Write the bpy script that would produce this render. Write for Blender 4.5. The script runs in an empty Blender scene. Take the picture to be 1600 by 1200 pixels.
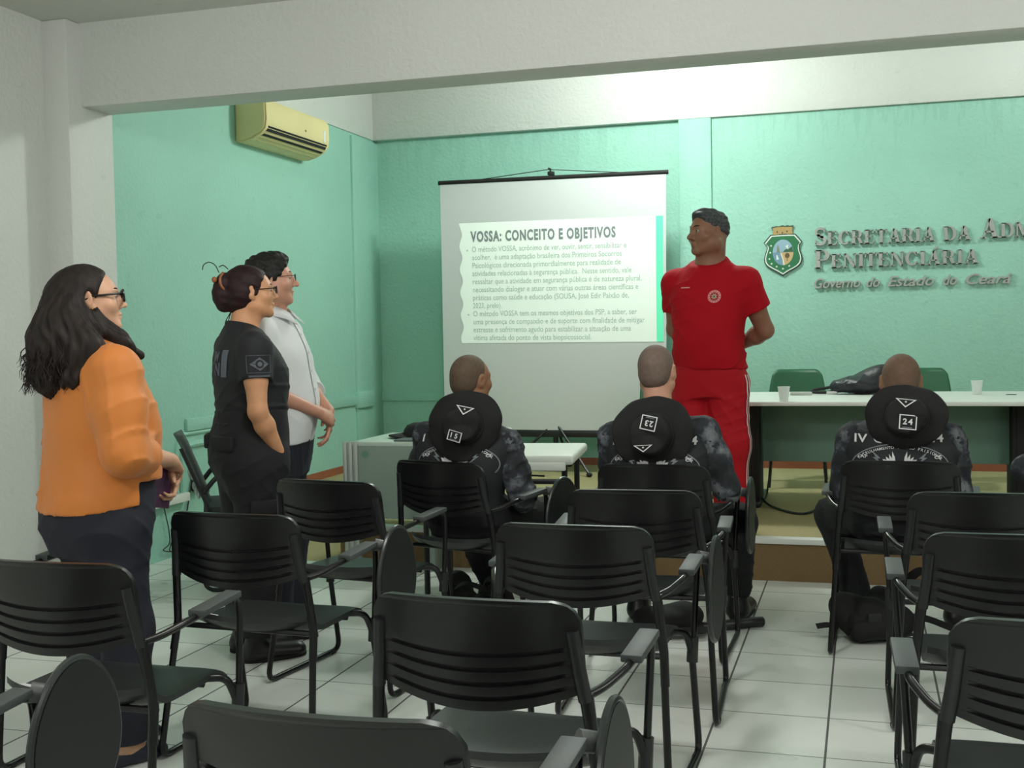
import bpy, bmesh, math, random
import numpy as np
from math import sin, cos, pi, radians, sqrt
from mathutils import Vector, Matrix
from mathutils.bvhtree import BVHTree

random.seed(7)
SC = bpy.context.scene
COL = SC.collection
SC.view_settings.view_transform = 'Standard'
SC.view_settings.look = 'None'
SC.view_settings.gamma = 1.0
SC.view_settings.use_curve_mapping = False
SC.view_settings.exposure = 0.0

# ------------------------------------------------------------------ camera
CAM_H = 1.40
def cam_axes(yaw, pitch, roll):
    cy, sy, cp, sp = cos(yaw), sin(yaw), cos(pitch), sin(pitch)
    fwd = Vector((-sy*cp, cy*cp, sp)); right = Vector((cy, sy, 0)); up = right.cross(fwd)
    c, s = cos(roll), sin(roll)
    return right*c + up*s, up*c - right*s, fwd
cd = bpy.data.cameras.new('camera')
cam = bpy.data.objects.new('camera', cd); COL.objects.link(cam)
r_, u_, f_ = cam_axes(radians(16.66), radians(-2.54), radians(-1.05))
cam.matrix_world = Matrix(((r_.x, u_.x, -f_.x, 0), (r_.y, u_.y, -f_.y, 0), (r_.z, u_.z, -f_.z, CAM_H), (0, 0, 0, 1)))
cd.sensor_width = 36.0; cd.lens = 1840*36/1600; cd.clip_start = 0.02; cd.clip_end = 100
SC.camera = cam

# ------------------------------------------------------------------ world and lights
w = bpy.data.worlds.new('world'); SC.world = w; w.use_nodes = True
w.node_tree.nodes['Background'].inputs[0].default_value = (0.75, 0.9, 1.0, 1)
w.node_tree.nodes['Background'].inputs[1].default_value = 0.05

def area(name, loc, sx, sy, power, color=(1, 1, 1), rot=(0, 0, 0)):
    l = bpy.data.lights.new(name, 'AREA'); l.shape = 'RECTANGLE'; l.size = sx; l.size_y = sy
    l.energy = power; l.color = color
    o = bpy.data.objects.new(name, l); COL.objects.link(o); o.location = loc; o.rotation_euler = rot
    return o
LAMP_COL = (0.94, 1.0, 0.955)
HALL_COL = (1.0, 0.985, 0.965)
def lamp(name, loc, power, radius=0.16):
    l = bpy.data.lights.new(name, 'POINT'); l.energy = power; l.color = HALL_COL if name.startswith('hall') else LAMP_COL; l.shadow_soft_size = radius
    o = bpy.data.objects.new(name, l); COL.objects.link(o); o.location = loc
lamp('stage_lamp', (-1.5, 8.3, 3.55), 135)
lamp('stage_lamp', (1.6, 8.5, 3.55), 42)
lamp('hall_lamp_unseen', (-0.9, 3.2, 2.76), 60)
lamp('hall_lamp_unseen', (2.6, 3.4, 2.76), 60)
lamp('hall_lamp_unseen', (-2.2, 0.2, 2.80), 96)  # unseen, added to brighten the orange blouse and left white wall
lamp('hall_lamp_unseen', (1.6, -1.2, 2.80), 66)

# ------------------------------------------------------------------ colour and materials
def lin(c):
    c = c/255.0
    return c/12.92 if c <= 0.04045 else ((c+0.055)/1.055)**2.4
def rgb(r, g, b): return (lin(r), lin(g), lin(b), 1.0)

class Nodes:
    def __init__(s, name):
        s.m = bpy.data.materials.new(name); s.m.use_nodes = True
        s.t = s.m.node_tree; s.b = s.t.nodes['Principled BSDF']
    def n(s, typ, **kw):
        x = s.t.nodes.new(typ)
        for k, v in kw.items(): setattr(x, k, v)
        return x
    def l(s, a, b): s.t.links.new(a, b)
    def coord(s, scale=(1, 1, 1), which='Object'):
        tc = s.n('ShaderNodeTexCoord'); mp = s.n('ShaderNodeMapping'); mp.inputs['Scale'].default_value = scale
        s.l(tc.outputs[which], mp.inputs[0]); return mp.outputs[0]
    def noise(s, scale, detail=3, vec=None, rough=0.5):
        x = s.n('ShaderNodeTexNoise'); x.inputs['Scale'].default_value = scale; x.inputs['Detail'].default_value = detail
        x.inputs['Roughness'].default_value = rough
        s.l(vec if vec is not None else s.coord(), x.inputs['Vector']); return x.outputs[0]
    def ramp(s, fac, stops):
        x = s.n('ShaderNodeValToRGB'); e = x.color_ramp.elements
        while len(e) < len(stops): e.new(0.5)
        for i, (p, c) in enumerate(stops): e[i].position = p; e[i].color = c
        s.l(fac, x.inputs[0]); return x.outputs[0]
    def bump(s, h, strength, dist=0.01):
        x = s.n('ShaderNodeBump'); x.inputs['Strength'].default_value = strength; x.inputs['Distance'].default_value = dist
        s.l(h, x.inputs['Height']); s.l(x.outputs[0], s.b.inputs['Normal'])
    def math(s, op, a, b=None):
        x = s.n('ShaderNodeMath', operation=op)
        for i, v in enumerate((a, b)):
            if v is None: continue
            if isinstance(v, (int, float)): x.inputs[i].default_value = v
            else: s.l(v, x.inputs[i])
        return x.outputs[0]
    def mix(s, fac, a, b):
        x = s.n('ShaderNodeMix', data_type='RGBA')
        if isinstance(fac, (int, float)): x.inputs[0].default_value = fac
        else: s.l(fac, x.inputs[0])
        for i, v in ((6, a), (7, b)):
            if isinstance(v, tuple): x.inputs[i].default_value = v
            else: s.l(v, x.inputs[i])
        return x.outputs[2]

def shade(c, k): return (min(c[0]*k, 1), min(c[1]*k, 1), min(c[2]*k, 1), 1)

MATS = {}
def mat(name, col, rough=0.5, metal=0.0, var=0.0, vscale=6.0, bump=0.0, bscale=80.0, bdist=0.004, spec=0.5, emit=0.0, sheen=0.0, alpha=1.0, trans=0.0, coat=0.0):
    if name in MATS: return MATS[name]
    N = Nodes(name); b = N.b
    b.inputs['Base Color'].default_value = col; b.inputs['Roughness'].default_value = rough
    b.inputs['Metallic'].default_value = metal; b.inputs['Specular IOR Level'].default_value = spec
    if var:
        N.l(N.ramp(N.noise(vscale, 4), [(0.3, shade(col, 1-var)), (0.7, shade(col, 1+var))]), b.inputs['Base Color'])
    if bump: N.bump(N.noise(bscale, 3), bump, bdist)
    if emit:
        b.inputs['Emission Color'].default_value = col; b.inputs['Emission Strength'].default_value = emit
    if sheen: b.inputs['Sheen Weight'].default_value = sheen
    if coat: b.inputs['Coat Weight'].default_value = coat
    if trans: b.inputs['Transmission Weight'].default_value = trans
    b.inputs['Alpha'].default_value = alpha
    MATS[name] = N.m
    return N.m

def wall_mat(name, col, stain=0.05, streak=None):
    N = Nodes(name)
    big = N.noise(0.9, 4); fine = N.noise(9, 5)
    c = N.ramp(big, [(0.3, shade(col, 1-stain)), (0.75, shade(col, 1+stain*0.5))])
    c2 = N.mix(N.math('MULTIPLY', N.math('GREATER_THAN', fine, 0.70), 0.25), c, shade(col, 0.72))
    if streak:      # rain marks running down from under the ceiling band
        tc = N.n('ShaderNodeTexCoord'); sp = N.n('ShaderNodeSeparateXYZ'); N.l(tc.outputs['Object'], sp.inputs[0])
        h = N.math('DIVIDE', N.math('SUBTRACT', sp.outputs[2], streak[0]), streak[1]-streak[0])
        run = N.noise(1.0, 4, N.coord((14, 14, 1.6)), 0.65); msk = N.math('MULTIPLY', N.math('GREATER_THAN', N.math('ADD', run, N.math('MULTIPLY', h, 0.16)), 0.66), N.math('MINIMUM', N.math('MAXIMUM', h, 0.0), 1.0))
        c2 = N.mix(N.math('MULTIPLY', msk, 0.18), c2, shade(col, 0.62))
    N.l(c2, N.b.inputs['Base Color']); N.b.inputs['Roughness'].default_value = 0.55
    N.b.inputs['Specular IOR Level'].default_value = 0.35
    N.bump(N.math('ADD', N.noise(38, 4), N.math('MULTIPLY', N.noise(7, 2), 0.8)), 0.45, 0.012)
    MATS[name] = N.m; return N.m

def floor_mat():
    N = Nodes('white_floor_tile'); tc = N.n('ShaderNodeTexCoord'); sp = N.n('ShaderNodeSeparateXYZ'); N.l(tc.outputs['Object'], sp.inputs[0])
    def line(out, off, pitch, wdt):
        q = N.math('FRACT', N.math('DIVIDE', N.math('SUBTRACT', out, off-40*pitch), pitch))
        d = N.math('MINIMUM', q, N.math('SUBTRACT', 1.0, q))
        return N.math('LESS_THAN', d, wdt/2/pitch), N.math('FLOOR', N.math('DIVIDE', N.math('SUBTRACT', out, off-40*pitch), pitch))
    lx, ix = line(sp.outputs[0], -0.518, 0.391, 0.008); ly, iy = line(sp.outputs[1], 4.292, 0.4015, 0.005)
    g = N.math('MAXIMUM', lx, ly)
    cb = N.n('ShaderNodeCombineXYZ'); N.l(ix, cb.inputs[0]); N.l(iy, cb.inputs[1])
    wn = N.n('ShaderNodeTexWhiteNoise'); N.l(cb.outputs[0], wn.inputs[0])
    tone = N.ramp(wn.outputs[0], [(0, rgb(216, 221, 215)), (1, rgb(226, 230, 224))])
    dirt = N.math('ADD', N.math('MULTIPLY', N.noise(1.5, 3), 0.25), 0.14)
    t2 = N.mix(N.math('MULTIPLY', N.ramp(N.noise(1.6, 4), [(0.5, (0, 0, 0, 1)), (0.8, (1, 1, 1, 1))]), 0.35), tone, rgb(184, 190, 182))
    N.l(N.mix(g, t2, rgb(88, 90, 86)), N.b.inputs['Base Color'])
    N.l(N.math('ADD', N.math('MULTIPLY', g, 0.5), N.math('ADD', dirt, 0.05)), N.b.inputs['Roughness'])
    N.bump(N.math('SUBTRACT', 1.0, g), 0.3, 0.002)
    MATS['floor'] = N.m; return N.m

def carpet_mat(name, c1, c2):
    N = Nodes(name)
    f = N.noise(140, 3); b = N.noise(2.5, 5)
    N.l(N.mix(b, N.ramp(f, [(0.3, shade(c1, 0.75)), (0.7, c1)]), c2), N.b.inputs['Base Color'])
    N.b.inputs['Roughness'].default_value = 0.95; N.b.inputs['Specular IOR Level'].default_value = 0.1
    N.bump(f, 0.6, 0.004); MATS[name] = N.m; return N.m

def camo_mat():
    N = Nodes('dark_camo_fabric')
    v = N.coord((1, 1, 1)); a = N.noise(9, 6, v, 0.62); b = N.noise(23, 5, v, 0.6)
    c = N.ramp(a, [(0.40, rgb(20, 23, 28)), (0.50, rgb(38, 42, 48)), (0.56, rgb(78, 82, 88)), (0.64, rgb(112, 116, 120))])
    N.l(N.mix(N.math('GREATER_THAN', b, 0.57), c, rgb(28, 31, 38)), N.b.inputs['Base Color'])
    N.b.inputs['Roughness'].default_value = 0.8; N.bump(N.noise(300, 2), 0.2, 0.001)
    MATS['camo'] = N.m; return N.m

def skin_mat(name, col, stubble=None):
    N = Nodes(name)
    c = N.ramp(N.noise(14, 4), [(0.3, shade(col, 0.88)), (0.7, shade(col, 1.08))])
    N.l(c, N.b.inputs['Base Color']); N.b.inputs['Roughness'].default_value = 0.5
    N.b.inputs['Subsurface Weight'].default_value = 0.12; N.b.inputs['Subsurface Radius'].default_value = (0.012, 0.005, 0.003)
    N.b.inputs['Subsurface Scale'].default_value = 1.0
    N.bump(N.noise(220, 2), 0.08, 0.001); MATS[name] = N.m; return N.m

def hair_mat(name, col, sx=60, sz=4):
    N = Nodes(name)
    f = N.noise(1.0, 4, N.coord((sx, sx, sz)))
    N.l(N.ramp(f, [(0.3, shade(col, 0.5)), (0.75, shade(col, 1.8))]), N.b.inputs['Base Color'])
    N.b.inputs['Roughness'].default_value = 0.62; N.b.inputs['Specular IOR Level'].default_value = 0.3; N.bump(f, 0.6, 0.003); MATS[name] = N.m; return N.m

# ------------------------------------------------------------------ mesh builder
class MB:
    def __init__(s): s.v = []; s.f = []; s.mi = []
    def add(s, vs, fs, M=None, mi=0):
        o = len(s.v)
        s.v += [tuple(M @ Vector(p)) if M is not None else tuple(p) for p in vs]
        s.f += [tuple(i+o for i in f) for f in fs]; s.mi += [mi]*len(fs)
        return s
    def box(s, lo, hi, bev=0.0, M=None, mi=0, seg=2):
        bm = bmesh.new(); bmesh.ops.create_cube(bm, size=1.0)
        for v in bm.verts: v.co = Vector([lo[i]+(v.co[i]+0.5)*(hi[i]-lo[i]) for i in range(3)])
        if bev: bmesh.ops.bevel(bm, geom=bm.edges[:], offset=bev, segments=seg, affect='EDGES', profile=0.5)
        s.bm(bm, M, mi); return s
    def bm(s, bm, M=None, mi=0):
        bm.verts.index_update()
        s.add([v.co.copy() for v in bm.verts], [[v.index for v in f.verts] for f in bm.faces], M, mi); bm.free(); return s
    def tube(s, pts, r, n=10, M=None, mi=0, caps=True, closed=False):
        P = [Vector(p) for p in pts]; m = len(P)
        rr = r if isinstance(r, (list, tuple)) else [r]*m
        T = []
        for i in range(m):
            a = P[i-1] if (i > 0 or closed) else P[i]; b = P[(i+1) % m] if (i < m-1 or closed) else P[i]
            T.append((b-a).normalized())
        up = Vector((0, 0, 1)) if abs(T[0].z) < 0.9 else Vector((1, 0, 0))
        X = T[0].cross(up).normalized(); vs = []; fs = []
        for i in range(m):
            X = (X - T[i]*X.dot(T[i])).normalized(); Y = T[i].cross(X)
            for k in range(n):
                a = 2*pi*k/n; vs.append(P[i] + X*(cos(a)*rr[i]) + Y*(sin(a)*rr[i]))
        for i in range(m if closed else m-1):
            j = (i+1) % m
            for k in range(n): fs.append((i*n+k, i*n+(k+1) % n, j*n+(k+1) % n, j*n+k))
        if caps and not closed:
            fs.append(tuple(reversed(range(n)))); fs.append(tuple(range((m-1)*n, m*n)))
        return s.add(vs, fs, M, mi)
    def cyl(s, a, b, r, r2=None, n=20, M=None, mi=0): return s.tube([a, b], [r, r if r2 is None else r2], n, M, mi)
    def lathe(s, prof, n=28, M=None, mi=0):
        vs = []; fs = []
        for (r, z) in prof:
            for k in range(n): vs.append((r*cos(2*pi*k/n), r*sin(2*pi*k/n), z))
        for i in range(len(prof)-1):
            for k in range(n): fs.append((i*n+k, i*n+(k+1) % n, (i+1)*n+(k+1) % n, (i+1)*n+k))
        if prof[0][0] > 1e-5: fs.append(tuple(reversed(range(n))))
        if prof[-1][0] > 1e-5: fs.append(tuple(range((len(prof)-1)*n, len(prof)*n)))
        return s.add(vs, fs, M, mi)
    def prism(s, poly, z0, z1, M=None, mi=0, bev=0.0):
        bm = bmesh.new(); vs = [bm.verts.new((p[0], p[1], z0)) for p in poly]
        f = bm.faces.new(vs); f.normal_update()
        if f.normal.z > 0: f.normal_flip()
        r = bmesh.ops.extrude_face_region(bm, geom=[f])
        for g in r['geom']:
            if isinstance(g, bmesh.types.BMVert): g.co.z = z1
        if bev:
            bmesh.ops.bevel(bm, geom=[e for e in bm.edges if abs(e.verts[0].co.z-e.verts[1].co.z) < 1e-6], offset=bev, segments=2, affect='EDGES')
        bmesh.ops.recalc_face_normals(bm, faces=bm.faces[:])
        return s.bm(bm, M, mi)
    def ell(s, c, r, n=20, m=14, M=None, mi=0, R=None):
        vs = []; fs = []
        for i in range(m+1):
            t = pi*i/m
            for k in range(n):
                p = Vector((r[0]*sin(t)*cos(2*pi*k/n), r[1]*sin(t)*sin(2*pi*k/n), r[2]*cos(t)))
                if R is not None: p = R @ p
                vs.append(p+Vector(c))
        for i in range(m):
            for k in range(n): fs.append((i*n+k, (i+1)*n+k, (i+1)*n+(k+1) % n, i*n+(k+1) % n))
        return s.add(vs, fs, M, mi)
    def grid(s, fn, nu, nv, M=None, mi=0, cu=False):
        vs = [fn(i/(nu-1), j/(nv-1)) for j in range(nv) for i in range(nu)]
        fs = [(j*nu+i, j*nu+i+1, (j+1)*nu+i+1, (j+1)*nu+i) for j in range(nv-1) for i in range(nu-1)]
        return s.add(vs, fs, M, mi)
    def build(s, name, mats, parent=None, loc=None, smooth=True, angle=40, weld=False, recalc=True):
        me = bpy.data.meshes.new(name); me.from_pydata(s.v, [], s.f)
        if not isinstance(mats, (list, tuple)): mats = [mats]
        for m in mats: me.materials.append(m)
        if any(s.mi): me.polygons.foreach_set('material_index', s.mi)
        if weld or recalc:
            bm = bmesh.new(); bm.from_mesh(me)
            if weld: bmesh.ops.remove_doubles(bm, verts=bm.verts[:], dist=1e-5)
            if recalc: bmesh.ops.recalc_face_normals(bm, faces=bm.faces[:])
            bm.to_mesh(me); bm.free()
        if smooth:
            me.shade_smooth(); me.set_sharp_from_angle(angle=radians(angle))
        return link(name, me, parent, loc)

def link(name, me, parent=None, loc=None):
    o = bpy.data.objects.new(name, me); COL.objects.link(o)
    if parent is not None: o.parent = parent
    if loc is not None: o.location = loc
    return o
def tag(o, label=None, cat=None, group=None, kind=None):
    for k, v in (('label', label), ('category', cat), ('group', group), ('kind', kind)):
        if v: o[k] = v
    return o
def thing(name, label, cat, loc=(0, 0, 0), rz=0, group=None):
    o = bpy.data.objects.new(name, None); COL.objects.link(o); o.location = loc; o.rotation_euler = (0, 0, rz)
    o.empty_display_size = 0.1
    return tag(o, label, cat, group)
def copy_tree(o, parent=None):
    c = o.copy(); COL.objects.link(c)
    if parent is not None: c.parent = parent
    for ch in list(o.children): copy_tree(ch, c)
    return c
def fillet(pts, r, n=5):
    P = [Vector(p) for p in pts]; out = [P[0]]
    for i in range(1, len(P)-1):
        a, b, c = P[i-1], P[i], P[i+1]; d1 = (a-b); d2 = (c-b)
        q = min(r, d1.length*0.45, d2.length*0.45)
        p1 = b+d1.normalized()*q; p2 = b+d2.normalized()*q
        for k in range(n+1):
            t = k/n; out.append(p1*(1-t)**2 + b*2*t*(1-t) + p2*t*t)
    return out + [P[-1]]
def catmull(pts, n=6):
    P = [Vector(p) for p in pts]; P = [P[0]*2-P[1]] + P + [P[-1]*2-P[-2]]; out = []
    for i in range(1, len(P)-2):
        for k in range(n):
            t = k/n
            out.append(0.5*((2*P[i]) + (P[i+1]-P[i-1])*t + (2*P[i-1]-5*P[i]+4*P[i+1]-P[i+2])*t*t + (3*P[i]-P[i-1]-3*P[i+1]+P[i+2])*t**3))
    return out + [P[-2]]

def text_geo(body, size, offset=0.0, extrude=0.0, shear=0.0, spacing=1.0, align='LEFT', sx=1.0, word=1.0):
    """Outline letters of the built-in font as (verts, faces); x to the right, y up."""
    cu = bpy.data.curves.new('t', 'FONT'); cu.body = body; cu.size = size; cu.offset = offset*size; cu.extrude = extrude
    cu.shear = shear; cu.space_character = spacing; cu.space_word = word; cu.align_x = align; cu.resolution_u = 3; cu.fill_mode = 'BOTH' if extrude else 'FRONT'
    o = bpy.data.objects.new('t', cu); COL.objects.link(o)
    bpy.context.view_layer.update()
    dg = bpy.context.evaluated_depsgraph_get(); e = o.evaluated_get(dg); me = e.to_mesh()
    vs = [(v.co.x*sx, v.co.y, v.co.z) for v in me.vertices]; fs = [tuple(p.vertices) for p in me.polygons]
    e.to_mesh_clear(); bpy.data.objects.remove(o); bpy.data.curves.remove(cu)
    return vs, fs
def frame_m(o, x, y):
    """Matrix whose x, y axes are the given vectors, at origin o."""
    x = Vector(x).normalized(); y = Vector(y); y = (y-x*y.dot(x)).normalized(); z = x.cross(y)
    return Matrix(((x.x, y.x, z.x, o[0]), (x.y, y.y, z.y, o[1]), (x.z, y.z, z.z, o[2]), (0, 0, 0, 1)))
# ------------------------------------------------------------------ the room
GREEN = rgb(156, 207, 190)
M_green = wall_mat('green_wall_paint', GREEN, 0.07)
M_green_b = wall_mat('green_wall_paint_stained', GREEN, 0.07, (2.6, 3.1))
M_white = wall_mat('white_wall_paint', rgb(214, 217, 212), 0.04)
M_ceil = wall_mat('ceiling_paint', rgb(205, 208, 200), 0.03)
M_floor = floor_mat()
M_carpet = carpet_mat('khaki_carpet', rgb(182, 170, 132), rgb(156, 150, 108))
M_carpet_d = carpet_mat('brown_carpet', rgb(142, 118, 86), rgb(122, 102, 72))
M_skirt = mat('red_brown_skirting', rgb(150, 88, 60), 0.6, var=0.15, vscale=3)
M_alu = mat('brushed_aluminium', rgb(190, 194, 190), 0.38, 0.8)
M_trimwhite = mat('white_edge_trim', rgb(225, 228, 222), 0.45)
M_black = mat('black_plastic', rgb(26, 28, 30), 0.38, var=0.12)
M_blackmat = mat('matte_black', rgb(18, 19, 20), 0.7)
M_cable = mat('black_cable', rgb(20, 20, 20), 0.5)
M_whiteplastic = mat('white_plastic', rgb(226, 230, 224), 0.42)
M_greenplastic = mat('dark_green_plastic', rgb(34, 92, 62), 0.45)

XL, XR, YB, YN = -4.24, 4.6, 9.97, -4.2
ST = 0.232
def struct(name, mb, m, **kw):
    o = mb.build(name, m, **kw); o['kind'] = 'structure'; return o
def slab(lo, hi, bev=0.0): return MB().box(lo, hi, bev)
struct('floor', slab((XL-0.2, YN-0.2, -0.1), (XR+0.2, YB+0.2, 0)), M_floor, smooth=False)
struct('wall_left', slab((XL-0.2, YN, 0), (XL, 5.62, 3.12)), M_white, smooth=False)
struct('wall_left_stage', slab((XL-0.2, 5.62, 0), (XL, YB+0.2, 3.9)), M_green, smooth=False)
struct('wall_back', MB().box((XL, YB, 0), (-1.47, YB+0.2, 3.9)).box((-1.21, YB-0.035, 0), (XR, YB+0.2, 3.9)), M_green_b, smooth=False)
struct('wall_right', slab((XR, YN, 0), (XR+0.2, YB+0.2, 3.9)), M_white, smooth=False)
struct('wall_front', slab((XL-0.2, YN-0.2, 0), (XR+0.2, YN, 3.9)), M_white, smooth=False)
struct('ceiling', slab((XL-0.2, YN-0.2, 3.12), (XR+0.2, 5.6, 3.3)), M_ceil, smooth=False)
struct('ceiling_stage', slab((XL-0.2, 5.8, 3.75), (XR+0.2, YB+0.2, 3.95)), M_ceil, smooth=False)
# beam between hall and stage, its pilaster on the left wall
struct('trim_beam', slab((XL, 5.555, 2.668), (XR, 5.815, 3.9), 0.008), M_white)
struct('trim_pilaster', MB().box((XL-0.02, 5.44, 0), (-4.085, 5.83, 3.12), 0.008), M_white)
# back-wall pilaster, corner post, upper white band
struct('trim_back_pilaster', slab((-1.475, YB-0.065, ST), (-1.205, YB+0.02, 3.145), 0.006), M_green)
struct('trim_corner_post', MB().box((XL-0.01, 9.42, ST), (XL+0.022, YB+0.01, 3.12), 0.004), M_green)
struct('trim_white_band', MB().box((XL+0.002, YB-0.07, 3.143), (XR, YB+0.02, 3.75), 0.004), M_white)
struct('trim_white_band_left', MB().box((XL-0.02, 5.82, 3.143), (XL+0.012, YB-0.06, 3.75), 0.004), M_white)
# stage platform with carpet, white nosing, ramp at the left wall
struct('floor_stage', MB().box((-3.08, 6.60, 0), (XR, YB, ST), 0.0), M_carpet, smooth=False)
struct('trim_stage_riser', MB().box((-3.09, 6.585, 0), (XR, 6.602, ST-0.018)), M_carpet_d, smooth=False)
struct('trim_stage_nosing', MB().box((-3.10, 6.573, ST-0.026), (XR, 6.66, ST+0.004), 0.003), M_trimwhite)
ramp = MB().prism([(6.60, 0.0), (7.75, ST), (YB, ST), (YB, -0.02), (6.60, -0.02)], 0, 1.16, Matrix(((0, 0, 1, XL), (1, 0, 0, 0), (0, 1, 0, 0), (0, 0, 0, 1))))
struct('floor_ramp', ramp, M_carpet, smooth=False)
struct('baseboard_back', MB().box((XL, YB-0.016, ST), (-1.48, YB, ST+0.062)).box((-1.49, YB-0.082, ST), (-1.19, YB-0.06, ST+0.062)).box((-1.2, YB-0.052, ST), (XR, YB-0.03, ST+0.062)), M_skirt, smooth=False)
struct('baseboard_left', MB().box((XL, 7.6, ST-0.03), (XL+0.016, YB, ST+0.06)), M_skirt, smooth=False)
# cable trunking painted like the wall
struct('trim_trunking_left', MB().box((XL-0.005, 6.72, 0.79), (XL+0.022, 9.46, 0.87), 0.003), M_green)
struct('trim_trunking_back', MB().box((XL+0.02, YB-0.02, 0.79), (-1.48, YB+0.005, 0.865), 0.003), M_green)
struct('trim_trunking_box', MB().box((XL-0.005, 9.40, 0.76), (XL+0.05, 9.72, 0.90), 0.006), M_green)
tr = MB().tube(fillet([(XL+0.004, 6.66, 0.40), (XL+0.004, 6.66, 0.70), (XL+0.004, 7.05, 0.70)], 0.12, 6), 0.022, 8)
tr.tube(fillet([(XL+0.004, 6.60, 0.40), (XL+0.004, 6.60, 0.775), (XL+0.004, 7.2, 0.775)], 0.12, 6), 0.014, 8)
struct('trim_conduit', tr, M_green)

# ---- white trunking, charger and cords on the left wall
o = MB().box((XL+0.001, 5.9, 0.345), (XL+0.05, 6.68, 0.40), 0.006).build('cable_trunking', M_whiteplastic)
tag(o, 'white plastic cable trunking low on the green left wall', 'cable trunking')
t = thing('power_adapter', 'black charger plugged into the green wall above the white trunking', 'charger', (XL, 6.80, 0.44))
MB().box((0.001, -0.035, -0.05), (0.05, 0.035, 0.05), 0.006).build('body', M_black, t)
MB().box((0.05, -0.01, -0.02), (0.054, 0.01, 0.012), 0.001).build('socket', M_whiteplastic, t)
MB().tube(catmull([(0.03, 0.0, 0.05), (0.03, -0.01, 0.085), (0.02, -0.02, 0.06), (0.012, -0.06, -0.04), (0.012, -0.10, -0.16)]), 0.004, 6).build('plug_cord', M_cable, t)
cord = MB().tube(catmull([(XL+0.02, 6.42, 0.345), (XL+0.02, 6.45, 0.25), (XL+0.02, 6.47, 0.18), (XL+0.02, 6.47, 0.10), (XL+0.02, 6.40, 0.07), (XL+0.025, 6.50, 0.045), (XL+0.03, 6.56, 0.07), (XL+0.02, 6.52, 0.12), (XL+0.02, 6.47, 0.06), (XL+0.02, 6.52, 0.05), (XL+0.02, 6.61, 0.13), (XL+0.02, 6.66, 0.22), (XL+0.02, 6.7, 0.33)]), 0.0035, 6).build('hanging_cord', M_cable)
tag(cord, 'thin black cord looping down the green wall under the white trunking', 'cord')

# ---- air conditioner
t = thing('air_conditioner', 'yellowed split air conditioner mounted high on the green left wall', 'air conditioner', (XL, 7.985, 2.77))
M_ac = mat('yellowed_plastic', rgb(222, 210, 154), 0.45, var=0.05, vscale=2)
M_ac2 = mat('yellowed_plastic_side', rgb(188, 186, 128), 0.5)
prof = [(0.0, 0.005), (0.06, 0.0), (0.13, 0.018), (0.20, 0.052), (0.236, 0.092), (0.246, 0.15), (0.244, 0.26), (0.225, 0.295), (0.18, 0.305), (0.0, 0.305)]
XZ = Matrix(((1, 0, 0, 0), (0, 0, 1, 0), (0, 1, 0, 0), (0, 0, 0, 1)))
MB().prism(prof, -0.515, 0.515, XZ, bev=0.012).build('casing', M_ac, t)
def on_prof(x0, z0, x1, z1, y0, y1, th=0.003):
    d = Vector((x1-x0, 0, z1-z0)); nrm = Vector((d.z, 0, -d.x)).normalized()
    mb = MB(); q = [(x0, z0), (x1, z1)]
    vs = []
    for off in (-0.004, th):
        for (x, z) in q:
            for y in (y0, y1): vs.append((x+nrm.x*off, y, z+nrm.z*off))
    mb.add(vs, [(0, 1, 3, 2), (4, 6, 7, 5), (0, 4, 5, 1), (2, 3, 7, 6), (0, 2, 6, 4), (1, 5, 7, 3)])
    return mb
on_prof(0.222, 0.072, 0.240, 0.108, -0.47, 0.47).build('outlet_slot', M_blackmat, t)
on_prof(0.186, 0.046, 0.204, 0.056, -0.47, 0.47).build('outlet_slot', M_blackmat, t)
on_prof(0.125, 0.0165, 0.131, 0.019, -0.44, 0.47).build('seam', M_ac2, t)
on_prof(0.16, 0.033, 0.166, 0.036, -0.46, 0.47).build('seam', M_ac2, t)
on_prof(0.2445, 0.12, 0.246, 0.21, 0.40, 0.44, 0.002).build('sticker', M_whiteplastic, t)
MB().ell((0.246, 0.10, 0.16), (0.004, 0.014, 0.009), 12, 8).build('badge', mat('badge_brown', rgb(120, 105, 60), 0.4), t)

# ---- projection screen on its tripod
t = thing('projector_screen', 'large white projection screen on a black tripod showing a slide', 'projector screen', (-2.44, 9.35, ST))
def W(o, x, y, z): return (x-o.location.x, y-o.location.y, z-o.location.z)
def zs(x, z): return z-0.0075*(x+2.4)          # the screen hangs a touch out of level
M_scr = mat('screen_fabric', rgb(206, 211, 210), 0.8, spec=0.1)
mb = MB(); th = 0.004
pts = [(-3.395, 0.585), (-1.515, 0.585), (-1.495, 2.636), (-3.395, 2.636)]
mb.add([W(t, x, 9.35, zs(x, z)) for x, z in pts]+[W(t, x, 9.354, zs(x, z)) for x, z in pts], [(0, 1, 2, 3), (7, 6, 5, 4), (0, 4, 5, 1), (1, 5, 6, 2), (2, 6, 7, 3), (3, 7, 4, 0)])
mb.build('screen_fabric', M_scr, t, smooth=False)
MB().tube([W(t, -3.41, 9.356, zs(-3.41, 2.648)), W(t, -1.477, 9.356, zs(-1.477, 2.648))], 0.018, 12).build('top_bar', M_blackmat, t)
MB().box(W(t, -3.42, 9.345, 0.528), W(t, -1.50, 9.368, 0.586), 0.004).build('bottom_bar', M_black, t)
MB().tube([W(t, -2.44, 9.385, ST+0.2), W(t, -2.44, 9.385, 2.70)], 0.014, 10).build('pole', M_black, t)
mb = MB().box(W(t, -2.465, 9.35, 2.67), W(t, -2.415, 9.40, 2.70), 0.004).tube([W(t, -2.44, 9.36, 2.66), W(t, -2.44, 9.352, 2.72), W(t, -2.455, 9.345, 2.725)], 0.008, 8)
mb.build('hook', M_blackmat, t)
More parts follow.
